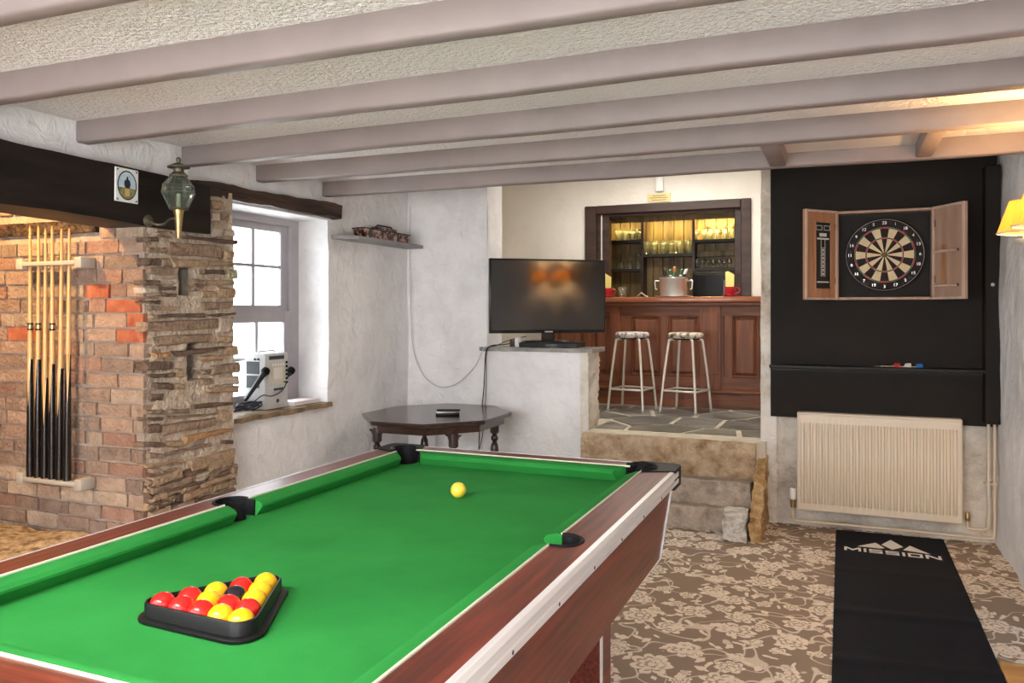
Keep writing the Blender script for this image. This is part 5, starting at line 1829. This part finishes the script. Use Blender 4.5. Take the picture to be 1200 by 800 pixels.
# ------------------------------------------------------------------ bar counter
bc = empty('bar_counter', (-1.35, 7.2, BZ), 'mahogany panelled bar counter with reddish top', 'bar counter')
fx0, fx1, fy_ = -2.60, -0.632, 7.08
obj('body', B(fx0, fx1, fy_ + .022, 7.325, BZ, 1.455), 'mahogany', bc)
obj('bar_top', B(fx0 - .02, -0.612, 7.02, 7.328, 1.460, 1.508, .008, 2), 'bartop', bc, 40)
obj('bar_top_inner', B(-2.25, -0.765, 7.328, 7.60, 1.460, 1.508, .004), 'bartop', bc)
obj('cornice', B(fx0, fx1, 7.05, fy_ + .03, 1.425, 1.460, .006), 'mahogany_x', bc)
obj('plinth', B(fx0, fx1, fy_ - .012, fy_ + .03, BZ, .665, .003), 'mahogany_x', bc)
obj('plinth_moulding', B(fx0, fx1, fy_ - .020, fy_ + .03, .665, .695, .006, 2), 'mahogany_x', bc)
obj('top_rail', B(fx0, fx1, fy_ + .001, fy_ + .03, 1.340, 1.425, .002), 'mahogany_x', bc)
obj('bottom_rail', B(fx0, fx1, fy_ + .001, fy_ + .03, .695, .805, .002), 'mahogany_x', bc)
for a, b_ in ((-2.60, -2.50), (-2.22, -2.14), (-1.985, -1.955), (-1.885, -1.78), (-1.505, -1.445), (-1.165, -1.145), (-0.985, -0.955), (-0.945, -0.89), (-0.66, fx1)):
    obj('stile', B(a, b_, fy_ + .002, fy_ + .03, .80, 1.345, .002), 'mahogany', bc)
for a, b_ in ((-1.955, -1.885), (-1.145, -0.985)):
    p_ = obj('pilaster', B(a - .012, b_ + .012, fy_ - .018, fy_ + .02, .695, 1.425, .003), 'mahogany', bc)
    obj('pilaster_panel', B(a + .012, b_ - .012, fy_ - .024, fy_ - .017, .83, 1.365, .004), 'mahogany', p_)
for a, b_ in ((-2.50, -2.22), (-2.14, -1.985), (-1.78, -1.505), (-1.445, -1.165), (-0.89, -0.66)):
    bm = nb()
    z0_, z1_ = .805, 1.340
    loft(bm, [[(a, fy_ + .016, z0_), (b_, fy_ + .016, z0_), (b_, fy_ + .016, z1_), (a, fy_ + .016, z1_)],
              [(a + .02, fy_ + .020, z0_ + .02), (b_ - .02, fy_ + .020, z0_ + .02), (b_ - .02, fy_ + .020, z1_ - .02), (a + .02, fy_ + .020, z1_ - .02)],
              [(a + .045, fy_ + .008, z0_ + .045), (b_ - .045, fy_ + .008, z0_ + .045), (b_ - .045, fy_ + .008, z1_ - .045), (a + .045, fy_ + .008, z1_ - .045)]], cap=False)
    bm.faces.new([bm.verts.new(p) for p in ((a + .045, fy_ + .008, z0_ + .045), (b_ - .045, fy_ + .008, z0_ + .045), (b_ - .045, fy_ + .008, z1_ - .045), (a + .045, fy_ + .008, z1_ - .045))])
    pn = obj('panel', bm, 'mahogany', bc)
    bm = tube(nb(), [(a + .004, fy_ + .004, z0_ + .004), (b_ - .004, fy_ + .004, z0_ + .004), (b_ - .004, fy_ + .004, z1_ - .004), (a + .004, fy_ + .004, z1_ - .004)], .009, 6, True)
    obj('moulding', bm, 'mahogany', pn)

# hatch frame
hf = empty('hatch_frame', (-1.5, WY, 1.51), 'dark brown timber frame around the bar serving hatch', 'frame')
for nm, a, b_, c_, d_ in (('jamb', -2.285, -2.175, 1.509, 2.385), ('jamb', -0.835, -0.747, 1.509, 2.385), ('head', -2.175, -0.835, 2.305, 2.385)):
    obj(nm, B(a, b_, WY - .025, WY + .13, c_, d_, .006), 'frame_dark', hf)
for a, b_, c_, d_ in ((-2.175, -2.06, 1.509, 2.305), (-0.895, -0.835, 1.509, 2.305), (-2.06, -0.895, 2.28, 2.305)):
    obj('inner_lining', B(a, b_, WY + .03, WY + .125, c_, d_, .003), 'frame_dark', hf)
obj('shutter_rail', T([(-2.13, WY + .02, 1.52), (-2.13, WY + .02, 2.30)], .008, 8), 'stool_metal', hf)

pq = empty('brass_plaque', (-1.567, WY, 2.39), 'small brass plaque with engraved lines above the hatch', 'plaque')
obj('plate', B(-1.678, -1.462, WY - .012, WY - .002, 2.393, 2.472, .003), 'plaque', pq)
for zz_, a in ((2.452, .06), (2.433, .085), (2.412, .07)):
    obj('engraved_line', B(-1.57 - a, -1.57 + a, WY - .0135, WY - .011, zz_ - .004, zz_ + .004), 'plaque_ink', pq)
tag(obj('sensor_box', B(-1.595, -1.525, WY - .05, WY - .001, 2.487, 2.64, .01, 2), 'white_plastic', None, 40), 'white alarm sensor box above the brass plaque', 'sensor')

# back bar shelves
for nm, a, b_, z_, lab in (('bar_shelf', -2.36, -1.885, 2.105, 'upper dark shelf of tumblers at the television end of the back bar'),
                           ('bar_shelf', -2.36, -1.885, 1.812, 'lower dark shelf of inverted wine glasses at the back bar'),
                           ('bar_shelf', -1.885, -1.368, 1.955, 'middle dark shelf of pint glasses in the back bar'),
                           ('bar_shelf', -1.368, -0.70, 2.085, 'upper dark shelf of small stemmed glasses under yellow light'),
                           ('bar_shelf', -1.368, -0.70, 1.803, 'dark shelf of short glasses above the black cooler')):
    r_ = empty(nm, ((a + b_) / 2, 8.07, z_), lab, 'shelf', 'back bar shelves')
    obj('board', B(a, b_, 7.97, 8.158, z_ - .022, z_), 'bar_shelf', r_)
    obj('edge_strip', B(a, b_, 7.962, 7.97, z_ - .026, z_ + .003), 'bar_shelf', r_)
for x_, lab in ((-1.885, 'dark upright post between the tumblers and the pint glasses'), (-1.368, 'dark upright post between the pint glasses and the stemmed glasses')):
    tag(obj('shelf_post', B(x_ - .012, x_ + .012, 7.985, 8.15, 1.425, 2.34), 'frame_dark', None), lab, 'post', 'back bar posts')
tag(obj('back_bar_cornice', B(-2.40, -0.64, 7.98, 8.15, 2.345, 2.385, .004), 'plank', None), 'pale timber cornice across the top of the back bar', 'cornice')
tag(obj('back_bar_valance', B(-2.40, -0.64, 7.945, 7.962, 2.287, 2.39, .003), 'plank', None), 'timber valance hiding the strip lights of the back bar', 'valance')
tag(obj('back_bar_rail', B(-1.355, -0.66, 8.12, 8.16, 1.93, 1.985, .004), 'plank', None), 'timber rail on the boards behind the short glasses', 'rail')
ck = empty('bottle_cooler', (-1.2, 8.0, 1.0), 'black bottle cooler under the short glasses', 'cooler')
obj('body', B(-1.35, -1.02, 7.86, 8.14, BZ, 1.765, .006), 'black_plastic', ck)
obj('door', B(-1.335, -1.035, 7.852, 7.86, BZ + .1, 1.74, .003), 'black_plastic', ck)
obj('handle', T([(-1.05, 7.845, 1.5), (-1.05, 7.838, 1.52), (-1.05, 7.838, 1.66), (-1.05, 7.845, 1.68)], .006, 8), 'steel', ck)
tag(obj('back_counter', B(-2.40, -1.37, 7.80, 8.16, BZ, 1.42, .004), 'bar_shelf', None), 'dark back counter under the bar shelves', 'counter')


def gl_mesh(kind):
    if kind == 'pint':
        pf = [(0, 0), (.030, 0), (.033, .06), (.040, .135), (.038, .135), (.031, .06), (.027, .008), (0, .008)]
    elif kind == 'tumbler':
        pf = [(0, 0), (.026, 0), (.030, .05), (.033, .108), (.031, .108), (.028, .05), (.023, .010), (0, .010)]
    elif kind == 'short':
        pf = [(0, 0), (.020, 0), (.006, .006), (.005, .03), (.022, .05), (.025, .095), (.023, .095), (.020, .052), (0, .034)]
    elif kind == 'small':
        pf = [(0, 0), (.026, 0), (.006, .005), (.005, .045), (.024, .065), (.028, .105), (.026, .105), (.022, .067), (0, .048)]
    else:   # inverted wine glass
        pf = [(.033, 0), (.036, .04), (.026, .075), (.005, .088), (.004, .145), (.034, .150), (.034, .153), (0, .153)]
    bm = LT(pf, 14)
    bmesh.ops.recalc_face_normals(bm, faces=bm.faces)
    me = bpy.data.meshes.new('drinking_glass')
    bm.to_mesh(me)
    bm.free()
    me.materials.append(M['glass'])
    me.polygons.foreach_set('use_smooth', [True] * len(me.polygons))
    return me


def glasses(kind, name, xs, y, z_, label, group):
    me = gl_mesh(kind)
    for x_ in xs:
        o = bpy.data.objects.new(name, me)
        o.location = (x_ + random.uniform(-.004, .004), y + random.uniform(-.008, .008), z_)
        C.objects.link(o)
        tag(o, label, 'glass', group)


def lin(a, b_, n):
    return [a + (b_ - a) * k / (n - 1) for k in range(n)]


glasses('tumbler', 'tumbler', lin(-2.14, -1.925, 4), 8.02, 2.1055, 'yellow-lit tumbler in the front row of the tumbler shelf', 'front tumblers')
glasses('tumbler', 'tumbler', lin(-2.10, -1.94, 3), 8.10, 2.1055, 'tumbler in the rear row of the tumbler shelf', 'rear tumblers')
glasses('inverted', 'wine_glass', lin(-2.11, -1.935, 3), 8.03, 1.8125, 'wine glass standing upside down on the lower back bar shelf', 'inverted wine glasses')
glasses('pint', 'pint_glass', lin(-1.845, -1.43, 6), 8.02, 1.9555, 'tall pint glass in the front row of the middle back bar shelf', 'front pint glasses')
glasses('pint', 'pint_glass', lin(-1.80, -1.44, 4), 8.11, 1.9555, 'tall pint glass in the rear row of the middle back bar shelf', 'rear pint glasses')
glasses('small', 'stemmed_glass', lin(-1.335, -1.01, 6), 8.01, 2.0855, 'small stemmed glass in the front row of the yellow-lit shelf', 'front stemmed glasses')
glasses('inverted', 'wine_glass', lin(-1.24, -1.00, 4), 8.11, 2.0855, 'inverted wine glass in the rear row of the yellow-lit shelf', 'rear wine glasses')
glasses('short', 'short_glass', lin(-1.335, -1.02, 7), 8.02, 1.8035, 'short stemmed glass on the shelf above the black cooler', 'short glasses')

# things on the counter
CT = 1.509
bk = empty('ice_bucket', (-1.41, 7.20, CT), 'steel ice bucket of bottles standing on the bar', 'ice bucket')
obj('tray', LT([(0, 0), (.165, 0), (.172, .006), (.168, .008), (.12, .006), (0, .006)], 32, (-1.41, 7.20, CT)), 'steel', bk, 50)
obj('bucket', LT([(0, .007), (.118, .007), (.124, .02), (.128, .165), (.134, .170), (.134, .176), (.126, .176), (.120, .165), (.116, .03), (0, .03)], 36, (-1.41, 7.20, CT)), 'steel', bk, 50)
for s_ in (-1, 1):
    obj('handle', T([(-1.41 + s_ * .126, 7.20, CT + .145), (-1.41 + s_ * .165, 7.19, CT + .15), (-1.41 + s_ * .170, 7.19, CT + .14), (-1.41 + s_ * .165, 7.19, CT + .075), (-1.41 + s_ * .150, 7.19, CT + .07)], .007, 8), 'steel', bk, 60)
for (x_, y_, tx, ty, m, fm, lab) in ((-1.47, 7.19, -.06, -.02, 'bottle_dark', 'bottle_dark', 'dark unfoiled bottle neck leaning away from the foiled bottles'),
                                     (-1.44, 7.22, -.02, .01, 'bottle_green', 'bottle_green', 'short green bottle neck in the ice bucket'),
                                     (-1.40, 7.17, .01, -.02, 'bottle_green', 'foil_copper', 'copper foiled bottle neck standing in the ice bucket'),
                                     (-1.355, 7.21, .03, .01, 'bottle_green', 'bottle_green', 'green bottle neck beside the pale foiled bottle'),
                                     (-1.33, 7.19, .10, .0, 'bottle_dark', 'foil_white', 'pale foiled bottle neck leaning out of the ice bucket')):
    r_ = empty('bottle', (x_, y_, CT + .035), lab, 'bottle')
    mt = Matrix.Identity(4)
    mt[0][2], mt[1][2] = tx / .25, ty / .25
    mt = TR(x_ - tx * .5, y_, CT + .034) @ mt
    top = .235 if fm == 'foil_copper' else .215
    obj('body', LT([(0, 0), (.020, 0), (.022, .01), (.022, .09), (.014, .15), (.013, top - .04), (0, top - .04)], 16, mtx=mt), m, r_, 50)
    obj('foil', LT([(.0135, top - .045), (.015, top - .04), (.015, top), (.010, top + .004), (0, top + .004)], 14, mtx=mt), fm, r_, 50)
    if fm == 'bottle_green':
        obj('label', LT([(.0142, .155), (.0142, .168)], 14, mtx=mt), 'foil_white', r_)


def cup(x, label, nlabel):
    r_ = empty('red_cup', (x, 7.13, CT), label, 'cup', 'red cups on the bar')
    obj('saucer', LT([(0, 0), (.04, 0), (.072, .010), (.070, .013), (.035, .006), (0, .006)], 24, (x, 7.13, CT)), 'cup_red', r_, 50)
    obj('cup_body', LT([(0, .007), (.030, .007), (.042, .03), (.047, .085), (.044, .085), (.038, .03), (0, .014)], 24, (x, 7.13, CT)), 'cup_red', r_, 50)
    obj('handle', T(wob([(x + .043, 7.13, CT + .075), (x + .075, 7.13, CT + .070), (x + .078, 7.13, CT + .04), (x + .040, 7.13, CT + .025)]), .006, 8), 'cup_red', r_, 60)
    bm = nb()
    for k in range(3):
        prism(bm, [(-.036 + .006 * k, .02), (.030, .02), (.036, .19), (-.02, .225 - .008 * k), (-.040, .21)], -.004, .004, TR(x, 7.125 + .012 * k, CT) @ RZ(.08 * (k - 1)) @ RX(pi / 2))
    tag(obj('napkin', bm, 'napkin', None), nlabel, 'napkins', 'yellow napkins in the cups')


cup(-0.905, 'red cup and saucer standing near the wall end of the bar', 'folded yellow napkins in the cup near the bar end')
cup(-2.015, 'red cup and saucer half hidden behind the television', 'folded yellow napkins in the cup behind the television')
me = gl_mesh('tumbler')
o = bpy.data.objects.new('tumbler', me)
o.location = (-1.875, 7.15, CT)
C.objects.link(o)
tag(o, 'upturned tumbler standing on the bar beside the red cup', 'glass')
o.scale = (1.25, 1.25, .85)
tag(obj('bottle_opener', T([(-1.74, 7.18, CT + .012), (-1.70, 7.17, CT + .04), (-1.66, 7.17, CT + .012), (-1.64, 7.17, CT + .006)], .006, 6), 'steel', None), 'small steel bottle opener lying on the bar', 'opener')

# bar stools
sr = empty('bar_stool', (0, 0, 0), 'cream tubular bar stool with lilac mottled round seat', 'stool', 'bar stools')
SH = 0.672
obj('seat', LT([(0, SH - .052), (.120, SH - .052), (.140, SH - .046), (.148, SH - .030), (.146, SH - .014), (.130, SH - .003), (.08, SH), (0, SH + .001)], 30), 'stool_seat_lilac', sr, 60, world=False)
obj('seat_plate', LT([(0, SH - .062), (.115, SH - .062), (.118, SH - .052), (0, SH - .052)], 24), 'black_matt', sr, world=False)
for sx in (-1, 1):
    for sy in (-1, 1):
        lg = obj('leg', T(wob([(sx * .07, sy * .07, SH - .058), (sx * .098, sy * .098, SH - .066), (sx * .107, sy * .107, SH - .10), (sx * .135, sy * .135, .30), (sx * .158, sy * .158, .010)], 4), .0105, 10), 'stool_metal', sr, 60, world=False)
        obj('foot_cap', LT([(0, 0), (.013, 0), (.013, .02), (0, .02)], 12, (sx * .158, sy * .158, 0)), 'rack_grey', lg, world=False)
fr = .147
obj('foot_rail', T([(-fr, -fr + .02, .185), (-fr + .02, -fr, .185), (fr - .02, -fr, .185), (fr, -fr + .02, .185), (fr, fr - .02, .185), (fr - .02, fr, .185), (-fr + .02, fr, .185), (-fr, fr - .02, .185)], .009, 8, True), 'stool_metal', sr, 60, world=False)
s2 = copy_tree(sr)
s2['label'] = 'cream tubular bar stool with green mottled round seat'
for ch in s2.children:
    if ch.name.startswith('seat') and not ch.name.startswith('seat_plate'):
        ch.data = ch.data.copy()
        ch.data.materials[0] = M['stool_seat']
sr.location, sr.rotation_euler = (-1.668, 6.70, BZ + .001), (0, 0, radians(-8))
s2.location, s2.rotation_euler = (-1.215, 6.72, BZ + .001), (0, 0, radians(-14))

# ------------------------------------------------------------------ cues and rack
CR = empty('cue_rack', (-3.63, 2.80, 0.54), 'grey wall rack with two rails holding the pool cues', 'cue rack')
for z_, nm in ((1.620, 'upper_rail'), (0.537, 'lower_rail')):
    rl = obj(nm, B(-3.825, -3.44, 2.745, 2.800, z_ - .011, z_ + .011, .005, 2), 'rack_grey', CR, 40)
    for xx in (-3.455, -3.87):
        obj('end_block', B(xx, xx + .05, 2.745, 2.832, z_ - .028, z_ + .028, .008, 2), 'rack_grey', rl, 40)


def cue(xt, xb, zt, split, collar, label, spl):
    yb, yt = 2.768, 2.775
    r_ = empty('pool_cue', (xb, yb, .549), label, 'pool cue', 'cues in the rack')
    b_, t_ = Vector((xb, yb, .549)), Vector((xt, yt, zt))

    def at(z_):
        k = (z_ - b_.z) / (t_.z - b_.z)
        p = b_ + (t_ - b_) * k
        return p

    def rad_(z_):
        return .0185 - .0125 * (z_ - b_.z) / (t_.z - b_.z)
    zs = [split - .002, split + .15, split + .3, (split + zt) / 2 + .15, zt - .012]
    sf = obj('shaft', T([at(z_) for z_ in zs], [rad_(z_) for z_ in zs], 10), 'cue_wood', r_, 60)
    obj('tip', T([at(zt - .012), at(zt)], .0058, 10), 'brass', sf)
    zs = [.549, .70, .95, split]
    bt = obj('butt', T([at(z_) for z_ in zs], [rad_(z_) + .0004 for z_ in zs], 12), 'cue_black', r_, 60)
    # pale splice points running down into the butt
    for a in spl:
        pts_ = []
        bm = nb()
        n = 6
        prev_ = None
        for k in range(n + 1):
            z_ = split - .24 * k / n
            hw2 = .75 * (1 - k / n)
            p = at(z_)
            q = rad_(z_) + .0010
            l_ = bm.verts.new(p + Vector((q * sin(a - hw2), -q * cos(a - hw2), 0)))
            c_ = bm.verts.new(p + Vector((q * 1.02 * sin(a), -q * 1.02 * cos(a), 0)))
            g = bm.verts.new(p + Vector((q * sin(a + hw2), -q * cos(a + hw2), 0)))
            if prev_:
                bm.faces.new((prev_[0], prev_[1], c_, l_))
                bm.faces.new((prev_[1], prev_[2], g, c_))
            prev_ = (l_, c_, g)
        obj('splice', bm, 'cue_wood', bt)
    if collar:
        z_ = 1.305
        obj('collar', T([at(z_ - .012), at(z_ + .012)], rad_(z_) + .0022, 12), 'brass', sf)
        for dz in (-.014, .014):
            obj('collar_ring', T([at(z_ + dz - .004), at(z_ + dz + .004)], rad_(z_) + .0026, 12), 'black_plastic', sf)


cue(-3.800, -3.790, 1.815, 1.14, True, 'pool cue with collar nearest the fire end of the rack', (0.3,))
cue(-3.738, -3.735, 1.812, 1.14, True, 'pool cue with collar second from the fire end', (-0.2,))
cue(-3.688, -3.685, 1.798, 1.05, False, 'thin dark-toned pool cue between two collared cues', (0.6,))
cue(-3.640, -3.632, 1.808, 1.12, True, 'pool cue with collar in the middle of the rack', (0.1,))
cue(-3.573, -3.580, 1.792, 1.10, False, 'plain pool cue second from the pillar end', (0.2,))
cue(-3.519, -3.527, 1.790, 1.17, False, 'pale pool cue nearest the stone pillar', (0.8,))

# ------------------------------------------------------------------ lantern and picture tile on the mantel beam
ln = empty('carriage_lantern', (-3.05, 2.92, 1.81), 'old bronze carriage lantern with faceted glass on the mantel beam', 'lantern')
lx, ly = -2.965, 2.925
obj('wall_rose', LT([(0, 0), (.026, 0), (.030, .006), (.020, .012), (.010, .016), (0, .018)], 20, mtx=TR(-3.058, 2.825, 1.812) @ RY(pi / 2)), 'pewter', ln, 50)
obj('bracket_arm', T(wob([(-3.045, 2.825, 1.812), (-3.01, 2.835, 1.795), (-2.99, 2.86, 1.80), (-2.985, 2.89, 1.825), (lx, ly, 1.835)]), .006, 8), 'pewter', ln, 60)
obj('stem', LT([(0, 1.735), (.010, 1.735), (.013, 1.745), (.014, 1.78), (.021, 1.85), (.024, 1.862), (.024, 1.874), (0, 1.874)], 18, (lx, ly, 0)), 'brass', ln, 50)
obj('gallery', LT([(0, 1.872), (.043, 1.872), (.046, 1.876), (.046, 1.882), (0, 1.882)], 6, (lx, ly, 0)), 'pewter', ln)
hexp = [(.044, 1.882), (.078, 1.955), (.072, 1.99), (.036, 2.035)]
obj('globe', LT(hexp, 6, (lx, ly, 0)), 'lantern_glass', ln)
bm = nb()
for k in range(6):
    tube(bm, [(lx + r_ * cos(pi / 3 * k), ly + r_ * sin(pi / 3 * k), z_) for r_, z_ in hexp], .0028, 5)
for r_, z_ in hexp[1:3]:
    tube(bm, [(lx + r_ * cos(pi / 3 * k), ly + r_ * sin(pi / 3 * k), z_) for k in range(6)], .0022, 5, True)
obj('glazing_frame', bm, 'pewter', ln)
obj('candle', LT([(0, 1.882), (.010, 1.882), (.010, 1.95), (0, 1.955)], 10, (lx, ly, 0)), 'piping', ln)
obj('hood', LT([(.040, 2.032), (.044, 2.040), (.030, 2.052), (.024, 2.056), (.024, 2.072), (.052, 2.076), (.052, 2.081), (.030, 2.092), (.018, 2.098), (0, 2.10)], 20, (lx, ly, 0)), 'pewter', ln, 50)
obj('finial', LT([(.008, 2.096), (.007, 2.104), (.013, 2.112), (.011, 2.122), (.004, 2.128), (0, 2.129)], 14, (lx, ly, 0)), 'pewter', ln, 60)

tl = empty('picture_tile', (-3.05, 2.70, 1.885), 'small white tile with an oval picture on the black beam', 'picture tile')
TM = TR(-3.052, 2.699, 1.963) @ RX(radians(-.6)) @ Matrix(((0, 0, 1, 0), (1, 0, 0, 0), (0, 1, 0, 0), (0, 0, 0, 1)))


def oval(rx_, ry_, z_, n=28, y0_=-9, y1_=9):
    return [(rx_ * cos(2 * pi * k / n), max(y0_, min(y1_, ry_ * sin(2 * pi * k / n))), z_) for k in range(n)]


obj('tile', xf(B(-.064, .064, -.078, .078, -.004, .004, .002), TM), 'tile_white', tl)
pk = nb()
pk.faces.new([pk.verts.new(p) for p in oval(.054, .068, .0046)])
obj('oval_border', xf(pk, TM), 'tile_navy', tl)
pk = nb()
pk.faces.new([pk.verts.new(p) for p in oval(.048, .062, .0050)])
sk = obj('sky', xf(pk, TM), 'tile_sky', tl)
pk = nb()
pk.faces.new([pk.verts.new(p) for p in oval(.048, .062, .0054, 28, -9, -.012)])
obj('meadow', xf(pk, TM), 'tile_green', sk)
pk = nb()
pk.faces.new([pk.verts.new((x_, y_, .0058)) for x_, y_ in ((-.014, -.05), (.014, -.05), (.012, -.012), (-.012, -.012))])
obj('plinth', xf(pk, TM), 'tile_gold', sk)
pk = nb()
pk.faces.new([pk.verts.new((x_, y_, .0062)) for x_, y_ in ((-.012, -.014), (.012, -.014), (.018, .006), (.014, .022), (.005, .028), (.004, .040), (-.004, .040), (-.006, .028), (-.016, .020), (-.018, .004))])
obj('figure', xf(pk, TM), 'tile_navy', sk)
for sx in (-1, 1):
    for sy in (-1, 1):
        pk = nb()
        pk.faces.new([pk.verts.new((sx * x_, sy * y_, .0046)) for x_, y_ in ((.050, .066), (.057, .060), (.056, .072), (.044, .072))])
        obj('corner_flourish', xf(pk, TM), 'tile_navy', tl)

# ------------------------------------------------------------------ lamps out of the frame
hl = empty('hearth_lamp', (-4.2, 2.15, 2.45), 'bare warm bulb on a bracket up inside the fireplace', 'lamp')
obj('bracket', T([(-4.38, 2.15, 2.50), (-3.95, 2.15, 2.50), (-3.95, 2.15, 2.44)], .01, 8), 'pewter', hl)
obj('bulb', LT([(0, 0), (.022, .015), (.032, .045), (.026, .07), (.012, .09), (0, .09)], 14, (-3.95, 2.15, 2.35)), 'bulb_warm', hl, 60)
bulb('hearth_light', (-3.95, 2.15, 2.31), 85, (1.0, 0.58, 0.20), .04)


def added_ceiling_lamp(x, y, z_, lx_, ly_, power, col, label):
    r_ = empty('added_ceiling_light', (x, y, z_), label, 'ceiling light')
    obj('tray', B(x - lx_ / 2 - .02, x + lx_ / 2 + .02, y - ly_ / 2 - .02, y + ly_ / 2 + .02, z_ - .03, z_, .004), 'white_plastic', r_)
    obj('diffuser', B(x - lx_ / 2, x + lx_ / 2, y - ly_ / 2, y + ly_ / 2, z_ - .045, z_ - .03, .004), 'fill_lamp_white', r_)
    area('added_ceiling_glow', (x, y, z_ - .05), (0, 0, 0), lx_, ly_, power, col)


added_ceiling_lamp(-1.3, 0.0, 2.14, 1.2, 0.30, 42, (1.0, 0.95, 0.90), 'long opal ceiling light added out of view as room fill')  # added out of view as soft fill for the games room
added_ceiling_lamp(-1.35, 6.45, 2.76, 1.0, 0.30, 17, (1.0, 0.92, 0.82), 'long opal ceiling light added out of view in the bar room')  # added above the view to light the bar room
# warm strip lights over the back bar shelves
for x0_, x1_, lab, pw in ((-1.33, -0.98, 'warm strip light above the stemmed glasses', 9.0), (-1.84, -1.41, 'warm strip light above the pint glasses', 5.0), (-2.30, -1.92, 'warm strip light above the tumblers', 2.0)):
    r_ = empty('shelf_light', ((x0_ + x1_) / 2, 8.03, 2.335), lab, 'shelf light', 'back bar shelf lights')
    obj('tube', T([(x0_, 8.03, 2.334), (x1_, 8.03, 2.334)], .008, 8), 'bulb_warm', r_, 60)
    obj('cover', B(x0_ - .01, x1_ + .01, 8.015, 8.045, 2.340, 2.346), 'white_plastic', r_)
    area('shelf_light_glow', ((x0_ + x1_) / 2, 8.03, 2.322), (0, 0, 0), x1_ - x0_, .02, pw, (1.0, 0.80, 0.26))

# unseen uplighter added behind the camera to brighten the ceiling
ul = empty('added_uplighter', (-2.3, -1.0, 0), 'slim unseen uplighter added to brighten the ceiling', 'added fill lamp')
obj('base', LT([(0, 0), (.14, 0), (.14, .015), (.03, .03), (0, .03)], 28, (-2.3, -1.0, 0)), 'pewter', ul, 50)
obj('pole', T([(-2.3, -1.0, .02), (-2.3, -1.0, 1.50)], .012, 10), 'pewter', ul, 60)
obj('bowl', LT([(.012, 1.48), (.10, 1.52), (.17, 1.60), (.175, 1.60), (.105, 1.51), (.012, 1.47)], 28, (-2.3, -1.0, 0)), 'white_plastic', ul, 60)
area('ceiling_fill_glow', (-2.3, -1.0, 1.585), (pi, 0, 0), .26, .26, 48, (1.0, 0.94, 0.88))
